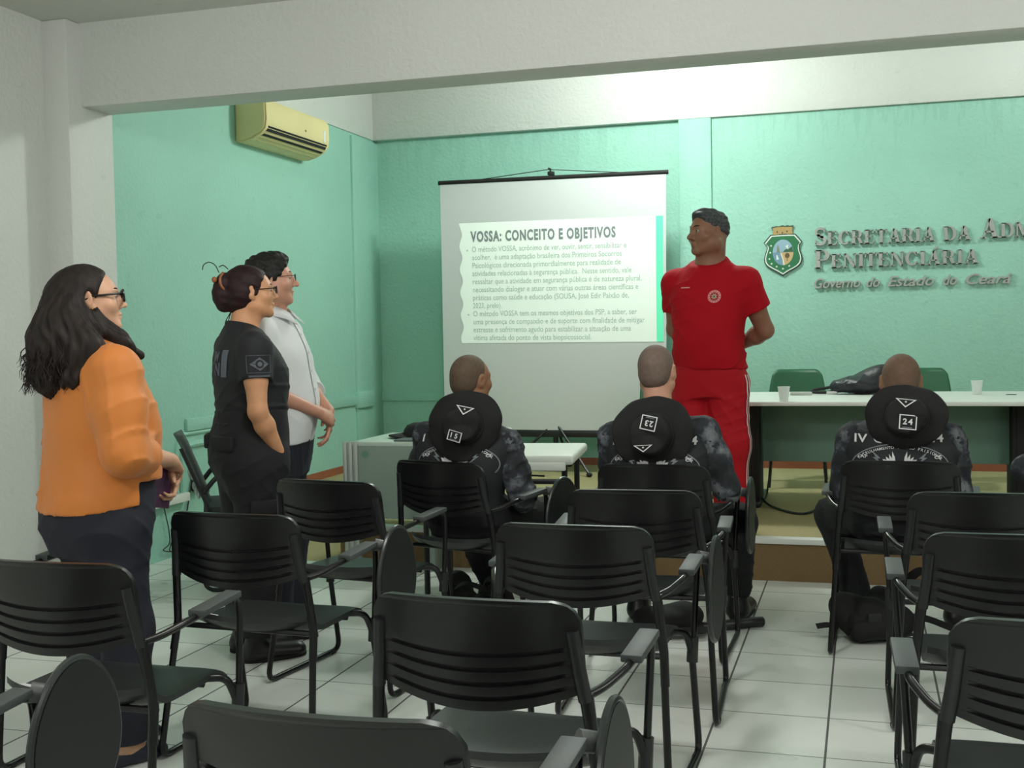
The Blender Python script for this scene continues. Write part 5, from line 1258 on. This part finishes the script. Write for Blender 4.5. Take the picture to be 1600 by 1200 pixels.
trou = [[loft([(0.78, 0, 0.0, 0.185, 0.140), (0.90, 0, 0.003, 0.190, 0.152), (0.97, 0, 0.008, 0.188, 0.150)], grow=0.008)] + limb([(0.100, 0.0, 0.84), (0.112, 0.018, 0.50), (0.120, 0.0, 0.06)], [0.124, 0.112, 0.096], 0.05) + [cut((0, 0, 0.05), (0, 0, -1))], limb([(-0.100, 0.0, 0.84), (-0.112, 0.018, 0.50), (-0.120, 0.0, 0.06)], [0.124, 0.112, 0.096], 0.05) + [cut((0, 0, 0.05), (0, 0, -1))]]
trr = mesh_obj('track_pants', field_mesh(trou, 0.008, 0.02, make_folds(0.006, 6, 14, 20)), M_redp, inst)
for s in (1, -1):
    for dy in (-0.012, 0.014):
        project_decal(trr, *strip([(dy, 0.07+0.83*i/50) for i in range(51)], 0.010), (0.4*s, 0.02, 0), (0, 1*s, 0), (0, 0, 1), 'side_stripe', M_wstripe, 0.004)
    shoe(inst, (0.122*s, -0.10, 0), (0.145*s, 0.20, 0), 0.0, M_boot, M_sole, wdt=0.05)
pts = [(0.094*cos(2*pi*i/32), -0.012+0.088*sin(2*pi*i/32), 1.548-0.36*(0.088*sin(2*pi*i/32))) for i in range(32)]
MB().tube(pts, 0.008, 8, closed=True).build('neckband', M_red, shr)
ec = (-0.085, 0.4, 1.345); ex = (-1, 0, 0)
project_decal(shr, *poly_fine([(0.036*cos(a*pi/12), 0.036*sin(a*pi/12)) for a in range(24)], 1), ec, ex, (0, 0, 1), 'emblem_ring', mat('emblem_pink', rgb(232, 150, 150), 0.6), 0.004)
project_decal(shr, *poly_fine([(0.024*cos(a*pi/12), 0.024*sin(a*pi/12)) for a in range(24)], 1), ec, ex, (0, 0, 1), 'emblem_field', mat('emblem_red', rgb(150, 20, 34), 0.6), 0.005)
project_decal(shr, *poly_fine([((0.019 if a % 2 else 0.009)*cos(a*pi/8), (0.019 if a % 2 else 0.009)*sin(a*pi/8)) for a in range(16)], 1), ec, ex, (0, 0, 1), 'emblem_star', mat('emblem_beige', rgb(206, 176, 140), 0.6), 0.006)
project_decal(shr, *poly_fine([(0.007*cos(a*pi/6), 0.007*sin(a*pi/6)) for a in range(12)], 1), ec, ex, (0, 0, 1), 'emblem_center', mat('emblem_grey', rgb(96, 104, 96), 0.6), 0.007)
for i in range(14):
    a = 2*pi*i/14; q = [(0.030*cos(a)+0.0035*cos(b*pi/2), 0.030*sin(a)+0.0035*sin(b*pi/2)) for b in range(4)]
    project_decal(shr, *poly_fine(q, 1), ec, ex, (0, 0, 1), 'emblem_mark', mat('emblem_red', rgb(150, 20, 34), 0.6), 0.006)
project_decal(shr, *strip([(0.0+0.055*i/10, 0) for i in range(11)], 0.006), (0.120, 0.4, 1.400), ex, (0, 0, 1), 'printed_line', mat('pale_pink_print', rgb(226, 150, 150), 0.6), 0.004)
# ------------------------------------------------------------------ seated trainees (same origin as their chair: the top of the backrest is at y = 0)
def seated(label, loc, rz, skin, headc, yaw=0, pitch=0, roll=0, elR=(0.27, 0.24, 0.70), wrR=(0.16, 0.44, 0.62), elL=(-0.27, 0.24, 0.70), wrL=(-0.16, 0.44, 0.62), dx=0.0, knees=((0.22, 0.58, 0.50), (-0.22, 0.58, 0.50)), ankles=((0.20, 0.62, 0.10), (-0.20, 0.62, 0.10)), seed=1, hk=0.98, shz=0.900, prints=True, stub=None, IV='IV C', Y24='24', elev=(0, 0)):
    H = Head(headc, yaw, pitch, roll, hk, fat=0.004)
    tor = [(0.45, dx*0.4, 0.230, 0.175, 0.135), (0.54, dx*0.4, 0.200, 0.180, 0.135), (0.64, dx*0.6, 0.178, 0.168, 0.118), (0.74, dx*0.8, 0.172, 0.192, 0.118), (0.83, dx, 0.178, 0.214, 0.114), (0.89, dx, 0.190, 0.208, 0.104), (0.945, dx, 0.206, 0.156, 0.090), (0.995, dx, 0.220, 0.086, 0.070), (1.03, dx, 0.226, 0.062, 0.056)]
    shR, shL = (dx+0.196, 0.212, shz+elev[0]), (dx-0.196, 0.212, shz+elev[1])
    pR, fR = hand(wrR, (-0.25, 0.85, -0.35), (-0.15, -0.1, -1), 1, (30, 34, 38, 42), 5); pL, fL = hand(wrL, (0.25, 0.85, -0.35), (0.15, -0.1, -1), -1, (30, 34, 38, 42), 5)
    G = [H.shapes() + H.neck((dx, 0.222, 0.985), 0.056, 0.068) + [loft(tor, grow=-0.014)] + arm_shapes(shR, elR, wrR, 1.0) + pR, arm_shapes(shL, elL, wrL, 1.0) + pL] + fR + fL
    for q, (kn, an) in enumerate(zip(knees, ankles)):
        s = 1-2*q; G.append(limb([(0.09*s, 0.22, 0.545), kn, an], [0.08, 0.055, 0.042]) + [rc(an, (an[0]+0.01*s, an[1]+0.05, 0.05), 0.036, 0.03)])
    p = new_person('person', field_mesh(G, 0.0058, 0.004), skin, label, loc, rz)
    H.eyes(p)
    # close-cropped hair
    g = [[H.e((0, -0.020, 0.028), (0.0785, 0.1005, 0.0925)), H.e((0, -0.055, -0.02), (0.066, 0.058, 0.060)), cut(H.p(0, 0.066, 0.06), H.R @ np.array((0, 1, -0.40)), 0.004), cut(H.p(0, -0.03, -0.058), H.R @ np.array((0, 0.35, -1.0)), 0.004)]]
    mesh_obj('cropped_hair', field_mesh(g, 0.005), stub, p)
    fm = make_folds(0.004, seed, 18, 22, None, 0.004)
    tg = [[loft(tor, grow=0.012), rc((dx+0.07, 0.212, shz+0.045), shR, 0.050, 0.062, 0.05), rc((dx-0.07, 0.212, shz+0.045), shL, 0.050, 0.062, 0.05), cut((dx+0.226, 0, 0.88), (1, 0, 0.45), 0.02), cut((dx-0.226, 0, 0.88), (-1, 0, 0.45), 0.02), cut((0, 0.22, 1.015), (0, 0.30, 1), 0.012), cut((0, 0, 0.50), (0, 0, -1))]]
    sh = mesh_obj('combat_shirt', field_mesh(tg, 0.006, 0.0, fm), M_blk, p)
    for s, S, E_, W_ in ((1, shR, elR, wrR), (-1, shL, elL, wrL)):
        e = np.array(rel(E_, W_, 0.93)); d = np.array(W_)-np.array(E_); d /= np.linalg.norm(d)
        sg = [[rc((dx+0.085*s, 0.212, shz+0.042), S, 0.054, 0.068, 0.04), rc(S, rel(S, E_, 0.5), 0.070, 0.064, 0.03), rc(rel(S, E_, 0.5), E_, 0.066, 0.056, 0.03), rc(E_, rel(E_, W_, 0.5), 0.056, 0.052, 0.03), rc(rel(E_, W_, 0.5), e+d*0.02, 0.052, 0.038, 0.03), cut(e, d, 0.005)]]
        mesh_obj('camouflage_sleeve', field_mesh(sg, 0.006, 0.0, make_folds(0.006, seed+3+s, 18, 28, None, 0.007)), M_camo, p)
    tr = [[loft([(0.470, 0, 0.225, 0.170, 0.140), (0.52, dx*0.3, 0.215, 0.188, 0.150), (0.60, dx*0.5, 0.195, 0.178, 0.130), (0.655, dx*0.6, 0.185, 0.170, 0.122)], grow=0.008)]]
    for q, (kn, an) in enumerate(zip(knees, ankles)):
        s = 1-2*q; tr.append(limb([(0.095*s, 0.20, 0.560), kn, (an[0], an[1], an[2]+0.05)], [0.098, 0.078, 0.068], 0.04) + [cut((0, 0, 0.11), (0, 0, -1)), cut((0, 0, 0.472), (0, -0.2, -1))][:1])
    mesh_obj('cargo_trousers', field_mesh(tr, 0.007, 0.03, make_folds(0.006, seed+9, 18, 20, None, 0.006)), M_blk2, p)
    for q, an in enumerate(ankles):
        s = 1-2*q; shoe(p, (an[0]-0.005*s, an[1]-0.062, 0), (an[0]+0.03*s, an[1]+0.225, 0), 0.0, M_boot, M_sole, wdt=0.05, boot=0.20, name='boot')
    if prints:
        X, Z = (1, 0, 0), (0, 0, 1)
        def dec(vf, o, nm='lettering', m=M_print, off=0.0045, xd=X, yd=Z): project_decal(sh, vf[0], vf[1], (dx+o[0], -0.2, o[1]), xd, yd, nm, m, off)
        decal_text(sh, IV, 0.048, (dx-0.185, -0.2, 0.902), X, Z, M_print, 0.004, 1.3); decal_text(sh, Y24, 0.048, (dx+(0.110 if len(Y24) > 1 else 0.15), -0.2, 0.906), X, Z, M_print, 0.004, 1.3)
        ecx, ecz, ea, eb = 0.0, 0.805, 0.195, 0.092
        arcp = [(ecx+ea*cos(t_), eb*sin(t_)) for t_ in [radians(-25+230*i/60) for i in range(61)]]
        dec(strip(arcp, 0.0045), (0, ecz), 'ellipse_outline', M_printg)
        word = 'PATRULHAMENTO TÁTICO PRISIONAL'; n_ = len(word)
        tt = np.linspace(radians(160), radians(20), 400); al = np.concatenate([[0], np.cumsum(np.hypot(np.diff(ea*0.90*np.cos(tt)), np.diff(eb*0.80*np.sin(tt))))])
        for i, ch in enumerate(word):
            if ch == ' ': continue
            t_ = float(np.interp(al[-1]*(i+0.5)/n_, al, tt)); ct = (ea*0.90*cos(t_), ecz+eb*0.80*sin(t_)); tx = Vector((ea*sin(t_), 0, -eb*cos(t_))).normalized()
            vs, fs = text_geo(ch, 0.0165, offset=0.01, align='CENTER', sx=1.0)
            dec((vs, fs), ct, 'letter', M_print, 0.004, tuple(tx), (-tx.z, 0, tx.x))
        decal_text(sh, 'SAP', 0.020, (dx-0.172, -0.2, 0.838), X, Z, M_print, 0.004, 1.2); decal_text(sh, 'CE', 0.020, (dx+0.138, -0.2, 0.838), X, Z, M_print, 0.004, 1.2)
        for s in (1, -1):
            bolt = [(0.115*s, 0.872), (0.076*s, 0.838), (0.090*s, 0.838), (0.062*s, 0.806), (0.110*s, 0.842), (0.096*s, 0.843)]
            dec((([(q[0], q[1], 0) for q in bolt]), [(0, 1, 2), (0, 2, 5), (5, 2, 4), (2, 3, 4)]), (0, 0), 'lightning_bolt', M_printg)
            for k in range(4):
                w_ = [(0.012*s, 0.800), (0.020*s+0.012*k*s, 0.846-0.004*k), (0.030*s+0.013*k*s, 0.868-0.011*k), (0.030*s+0.010*k*s, 0.836-0.006*k)]
                dec((([(q[0], q[1], 0) for q in w_]), [(0, 1, 2, 3)]), (0, 0), 'wing_feather', M_print)
    return p, sh
def stub(name, col): return mat(name, col, 0.75, var=0.12, vscale=60, bump=0.4, bscale=900, bdist=0.001)
S24 = stub('stubble_brown', rgb(104, 80, 64)); S23 = stub('stubble_grey', rgb(112, 94, 84)); S15 = stub('stubble_dark', rgb(92, 76, 60))
p24, s24 = seated('seated shaved-headed man in front of the long conference table, camouflage sleeves', (0.140, 5.13, 0), -2, SK5, (0.005, 0.262, 1.148), hk=1.03, yaw=2, pitch=-8, seed=31, elR=(0.235, 0.22, 0.68), elL=(-0.230, 0.23, 0.68), wrR=(0.12, 0.44, 0.64), wrL=(-0.12, 0.44, 0.64), knees=((0.20, 0.60, 0.50), (-0.30, 0.56, 0.515)), ankles=((0.24, 0.66, 0.10), (-0.205, 0.60, 0.10)), stub=S24)
p23, s23 = seated('seated shaved-headed man directly in front of the instructor in red', (-0.865, 4.90, 0), -1, SK6, (-0.015, 0.262, 1.215), yaw=-6, pitch=2, seed=47, elR=(0.285, 0.22, 0.710), wrR=(0.26, 0.46, 0.715), elL=(-0.205, 0.24, 0.70), wrL=(-0.10, 0.44, 0.62), shz=0.925, knees=((0.30, 0.60, 0.50), (-0.20, 0.60, 0.51)), ankles=((0.26, 0.80, 0.10), (-0.20, 0.70, 0.10)), stub=S23, IV='IV', Y24='4', elev=(0.025, 0.0))
p15, s15 = seated('seated shaved-headed man beside the white folding table, looking towards the instructor', (-1.775, 4.96, 0), -1, SK5, (0.010, 0.262, 1.180), yaw=-26, pitch=2, roll=4, seed=63, elR=(0.275, 0.18, 0.65), wrR=(0.20, 0.42, 0.58), elL=(-0.235, 0.24, 0.68), wrL=(-0.12, 0.45, 0.62), elev=(-0.02, 0.012), knees=((0.25, 0.60, 0.50), (-0.17, 0.60, 0.51)), ankles=((0.24, 0.60, 0.10), (-0.10, 0.78, 0.10)), stub=S15, IV='I', Y24='')
pR_, sR_ = seated('seated man at the right edge, only his camouflaged elbow showing', (1.055, 5.17, 0), 0, SK5, (0.02, 0.262, 1.16), seed=77, elL=(-0.385, 0.26, 0.775), wrL=(-0.16, 0.46, 0.66), stub=S24, prints=False)

# ---- boonie hats hanging on their backs
M_hat = mat('black_hat_cloth', rgb(24, 24, 25), 0.85, bump=0.3, bscale=300, bdist=0.001)
M_patch = mat('black_patch', rgb(14, 14, 15), 0.8)
def boonie(label, c, face, spin, seed, R=0.165, crown_h=0.075, crown_r=0.088, sq=0.92):
    """c = brim centre in the world, face = direction the crown points, spin = turn about that axis"""
    t = thing('boonie_hat', label, 'hat', (0, 0, 0), 0, 'black hats hanging on the seated men')
    z = Vector(face).normalized(); y = (Vector((0, 0, 1))-z*z.z).normalized(); x = y.cross(z)
    M = Matrix(((x.x, y.x, z.x, c[0]), (x.y, y.y, z.y, c[1]), (x.z, y.z, z.z, c[2]), (0, 0, 0, 1)))
    t.matrix_world = M
    r = random.Random(seed); ph = [r.uniform(0, 6.28) for _ in range(6)]
    def brim(u, v):
        a = 2*pi*u; rr = crown_r*0.98+(R-crown_r*0.98)*v
        k = 1+0.05*sin(2*a+ph[0])*v+0.03*sin(3*a+ph[1])*v+0.008*sin(9*a+ph[4])*v
        zz = -0.004-0.022*v*v+0.020*v*v*sin(2*a+ph[2])+0.011*v*v*sin(3*a+ph[3])+0.005*v*v*sin(7*a+ph[1])-0.020*v*max(0, -sin(a))
        return (rr*k*cos(a), rr*k*sin(a)*sq, zz)
    b = MB().grid(brim, 64, 12).build('brim', M_hat, t, weld=True); b.modifiers.new('solid', 'SOLIDIFY').thickness = 0.004
    for q in (0.55, 0.7, 0.85): pass
    def crn(u, v):
        a = 2*pi*u
        if v < 0.62:
            s = v/0.62; rr = crown_r*(1.0-0.08*s*s); zz = crown_h*s
        else:
            s = (v-0.62)/0.38; rr = crown_r*0.92*(1-s)**0.75 if s < 1 else 0.0; zz = crown_h+0.012*(1-(1-s)**2)-0.016*s*s
        w_ = sin(pi*min(v, 1))
        rr *= 1+0.04*w_*sin(2*a+ph[4])+0.02*w_*sin(5*a+ph[5])
        zz += 0.007*w_*sin(3*a+ph[1])-0.012*max(0, sin(pi*v))*max(0, cos(2*a+ph[0]))*0.8
        return (rr*cos(a), rr*sin(a)*sq, zz)
    cw = MB().grid(crn, 72, 26).build('crown', M_hat, t, weld=True)
    ring = [(crown_r*1.02*cos(2*pi*i/40), crown_r*1.02*sin(2*pi*i/40)*sq, 0.008) for i in range(40)]
    MB().tube(ring, 0.006, 8, closed=True).build('crown_band', M_hat, t)
    return t, cw
def hat_patch(t, cw, o, ang, w_, h_, text=None, shape='rect', size=0.034):
    """stiff patch sewn on the crown: o = (x, y) seen from behind the hat, ang = turn of the patch"""
    bvh = bvh_of(cw); P = []; N = Vector((0, 0, 0))
    for dx, dy in ((0, 0), (w_*0.4, 0), (-w_*0.4, 0), (0, h_*0.4), (0, -h_*0.4)):
        h = bvh.ray_cast(Vector((o[0]+dx, o[1]+dy, 0.3)), Vector((0, 0, -1)), 0.6)
        if h[0] is not None:
            P.append(h[0]); N += h[1] if h[1].z > 0 else -h[1]
    c = sum(P, Vector((0, 0, 0)))/len(P); N = (N.normalized()*0.75+Vector((0, 0, 0.25))).normalized()
    c = c+N*max(max((q-c).dot(N) for q in P), 0.0)
    M = frame_m(c, Vector((cos(radians(ang)), sin(radians(ang)), 0))-N*N.dot(Vector((cos(radians(ang)), sin(radians(ang)), 0))), N.cross(Vector((cos(radians(ang)), sin(radians(ang)), 0))))
    out = [(-w_/2, -h_/2), (w_/2, -h_/2), (w_/2, h_/2), (-w_/2, h_/2)] if shape == 'rect' else [(-w_/2, h_/2), (0.0, -h_/2), (w_/2, h_/2)]
    p = MB().prism(out, -0.012, 0.002, M).build('patch', M_patch, t, smooth=False)
    mb = MB(); k = 0.86 if shape == 'rect' else 0.74; cy = 0 if shape == 'rect' else h_/6; n = len(out)
    inn = [(q[0]*k, cy+(q[1]-cy)*k) for q in out]
    mb.add([(q[0], q[1], 0.003) for q in out+inn], [(i, (i+1) % n, n+(i+1) % n, n+i) for i in range(n)], M); mb.build('patch_border', M_print, p, smooth=False, recalc=False)
    if text:
        cx = -sum(1 for _ in text)*size*0.30
        for ch in text:
            vs, fs = text_geo(ch, size, offset=0.03); x0 = min(v[0] for v in vs)
            mb = MB(); mb.add([(v[0]-x0+cx, v[1]-size*0.28, 0.003) for v in vs], fs, M); mb.build('number', M_print, p, smooth=False, recalc=False); cx += size*0.62
        MB().add([(-w_*0.3, -h_*0.38, 0.003), (w_*0.25, -h_*0.38, 0.003), (w_*0.25, -h_*0.33, 0.003), (-w_*0.3, -h_*0.33, 0.003)], [(0, 1, 2, 3)], M).build('patch_line', M_printg, p, smooth=False, recalc=False)
    elif shape == 'tri':
        MB().add([(0.005*cos(a), 0.005*sin(a)+h_*0.17, 0.003) for a in (0, 1.57, 3.14, 4.71)], [(0, 1, 2, 3)], M).build('patch_dot', M_print, p, smooth=False, recalc=False)
def world_of(p, q): 
    M = Matrix.Translation(p.location) @ Matrix.Rotation(p.rotation_euler.z, 4, 'Z'); return M @ Vector(q)
h24, c24 = boonie('black boonie hat with an upright white 24 patch and a triangle patch', world_of(p24, (0.025, 0.052, 1.015)), world_of(p24, (0, -1, 0.16))-Vector(p24.location), 0, 4, 0.158)
hat_patch(h24, c24, (0.008, -0.030), -4, 0.070, 0.062, '24'); hat_patch(h24, c24, (0.0, 0.048), -6, 0.085, 0.036, None, 'tri')
h23, c23 = boonie('black boonie hat with an upside-down white 23 patch', world_of(p23, (0.0, 0.045, 0.955)), world_of(p23, (0, -1, 0.10))-Vector(p23.location), 0, 8, 0.166, sq=1.06)
hat_patch(h23, c23, (0.002, 0.045), 168, 0.068, 0.062, '23'); hat_patch(h23, c23, (-0.02, -0.062), 4, 0.085, 0.030, None, 'tri')
h15, c15 = boonie('black wide-brimmed boonie hat with a white 15 patch below and triangle above', world_of(p15, (0.045, 0.040, 0.985)), world_of(p15, (0.16, -1, 0.12))-Vector(p15.location), 0, 15, 0.172)
hat_patch(h15, c15, (-0.022, -0.052), -16, 0.064, 0.046, '15', size=0.030); hat_patch(h15, c15, (0.02, 0.058), -12, 0.085, 0.042, None, 'tri')
for p, h, hc in ((p24, h24, (0.025, 0.052, 1.015)), (p23, h23, (0.0, 0.045, 0.955)), (p15, h15, (0.045, 0.04, 0.985))):
    inv = h.matrix_world.inverted()
    for s in (1, -1):
        pts = [world_of(p, q) for q in ((hc[0]+0.085*s, 0.055, hc[2]+0.03), (hc[0]+0.085*s, 0.12, hc[2]+0.085), (hc[0]+0.075*s, 0.20, 1.045), (hc[0]+0.05*s, 0.27, 1.035), (hc[0], 0.31, 1.02))]
        MB().tube([inv @ q for q in catmull(pts, 5)], 0.0025, 6).build('chin_cord', M_cable, h)

# ------------------------------------------------------------------ kit on the floor
M_web = mat('black_webbing', rgb(12, 12, 13), 0.8, bump=0.3, bscale=200, bdist=0.001)
def lumpy(name, label, cat, loc, rz, ells, amp=0.008, seed=1, fx=40, m=M_web, vox=0.007):
    t = thing(name, label, cat, loc, rz)
    g = [[el(c, r, 0.03, 'add') for c, r in ells] + [cut((0, 0, 0.003), (0, 0, -1))]]
    b = mesh_obj('body', field_mesh(g, vox, 0, make_folds(amp, seed, fx, fx)), m, t, 1); return t
t = lumpy('tactical_backpack', 'black tactical backpack with loose straps on the floor behind the boots', 'bag', (0.02, 5.45, 0), 0.1, [((0, 0, 0.09), (0.15, 0.11, 0.095)), ((-0.09, 0.03, 0.13), (0.08, 0.08, 0.07)), ((0.09, -0.02, 0.08), (0.09, 0.09, 0.08)), ((0.0, -0.08, 0.06), (0.10, 0.06, 0.06)), ((0.04, 0.05, 0.17), (0.06, 0.05, 0.05))], 0.020, 5, 34)
def strap(t, pts, w_=0.018, nm='strap'):
    P = catmull(pts, 6); mb = MB(); vs = []; n = len(P)
    for i, p in enumerate(P):
        d = (P[min(i+1, n-1)]-P[max(i-1, 0)]).normalized(); q = d.cross(Vector((0, -0.6, 0.8))).normalized(); nn = d.cross(q).normalized()
        for a, b in ((1, 1), (1, -1), (-1, -1), (-1, 1)): vs.append(p+q*w_*a+nn*0.0022*b)
    fs = [(4*i+k, 4*i+(k+1) % 4, 4*i+4+(k+1) % 4, 4*i+4+k) for i in range(n-1) for k in range(4)]
    mb.add(vs, fs + [(0, 1, 2, 3), (4*n-4, 4*n-3, 4*n-2, 4*n-1)]); return mb.build(nm, M_web, t)
strap(t, [(0.12, -0.02, 0.10), (0.22, 0.0, 0.10), (0.33, 0.02, 0.06), (0.42, 0.02, 0.02)]); strap(t, [(0.12, -0.06, 0.05), (0.22, -0.10, 0.02), (0.33, -0.08, 0.014), (0.42, -0.02, 0.03)])
strap(t, [(0.08, 0.06, 0.16), (0.16, 0.10, 0.23), (0.24, 0.14, 0.28), (0.30, 0.16, 0.22)], 0.022); strap(t, [(-0.14, -0.03, 0.06), (-0.19, -0.04, 0.065), (-0.235, -0.05, 0.06)], 0.014)
MB().box((-0.02, -0.13, 0.10), (0.04, -0.10, 0.14), 0.006).build('buckle', M_black, t); MB().box((-0.10, -0.115, 0.05), (0.02, -0.08, 0.13), 0.012).build('pouch', M_web, t)
t = lumpy('equipment_bag', 'black kit bag under the chair nearest the white folding table', 'bag', (-1.86, 5.50, 0), -0.2, [((-0.14, 0.06, 0.09), (0.08, 0.10, 0.10)), ((0.0, 0.0, 0.05), (0.14, 0.09, 0.05)), ((0.13, 0.02, 0.08), (0.07, 0.09, 0.08))], 0.018, 9, 34)
strap(t, [(0.04, 0.0, 0.12), (0.10, -0.03, 0.19), (0.19, -0.03, 0.15), (0.24, -0.02, 0.04)]); strap(t, [(-0.10, -0.04, 0.12), (0.0, -0.08, 0.17), (0.12, -0.06, 0.14)], 0.014)
t = lumpy('equipment_bag', 'black kit bag with a black baton lying against it', 'bag', (-0.88, 5.36, 0), 0.15, [((0, 0, 0.06), (0.14, 0.10, 0.06)), ((0.1, 0.03, 0.07), (0.08, 0.08, 0.06))], 0.016, 14, 34)
strap(t, [(-0.10, -0.06, 0.08), (0.0, -0.14, 0.05), (0.14, -0.12, 0.04), (0.22, -0.04, 0.03)])
t = thing('baton', 'black rubber baton lying on the floor tiles beside a chair foot', 'baton', (-0.62, 5.50, 0.025), 0.0)
MB().tube([(-0.20, -0.16, 0.0), (-0.05, -0.085, 0.0), (0.12, 0.115*0.3, 0.0), (0.16, 0.055, 0.0), (0.166, 0.058, 0.0)], [0.022, 0.024, 0.024, 0.023, 0.016], 14).build('shaft', M_black, t)
MB().tube([(-0.20, -0.16, 0.0), (-0.10, -0.11, 0.0)], 0.0248, 14).build('grip', M_blackmat, t)
o = MB().add([(-0.13, -0.05, 0), (0.10, -0.06, 0), (0.12, 0.06, 0.0), (-0.11, 0.07, 0.0), (-0.13, -0.05, 0.002), (0.10, -0.06, 0.002), (0.12, 0.06, 0.002), (-0.11, 0.07, 0.002)], [(0, 3, 2, 1), (4, 5, 6, 7), (0, 1, 5, 4), (1, 2, 6, 5), (2, 3, 7, 6), (3, 0, 4, 7)]).build('paper_sheet', M_whiteplastic, smooth=False)
o.location = (-1.50, 6.83, ST+0.001); tag(o, 'white sheet of paper on the stage edge by the black table leg', 'paper')

M_bag = mat('black_nylon', rgb(22, 25, 32), 0.42, bump=0.4, bscale=14, bdist=0.02)
t = thing('shoulder_bag', 'slouched black shoulder bag lying on the stage table', 'bag', (0.03, 8.15, TZ+0.002))
g = [[el((-0.06, 0, 0.055), (0.19, 0.13, 0.06), 0.03), el((0.08, 0.02, 0.085), (0.17, 0.12, 0.10), 0.03), el((0.14, 0.03, 0.12), (0.12, 0.09, 0.075), 0.03), el((-0.15, -0.02, 0.035), (0.10, 0.09, 0.035), 0.03), cut((0, 0, 0.003), (0, 0, -1))]]
mesh_obj('body', field_mesh(g, 0.006, 0, make_folds(0.011, 6, 24, 30)), M_bag, t)
MB().tube(catmull([(-0.18, -0.05, 0.035), (-0.25, -0.05, 0.014), (-0.33, -0.03, 0.010), (-0.37, 0.0, 0.016), (-0.33, 0.03, 0.028), (-0.24, 0.02, 0.045), (-0.16, 0.0, 0.08)]), 0.010, 8).build('strap', M_blackmat, t)
MB().box((-0.27, -0.075, 0.002), (-0.20, -0.045, 0.02), 0.004).build('buckle', M_alu, t)
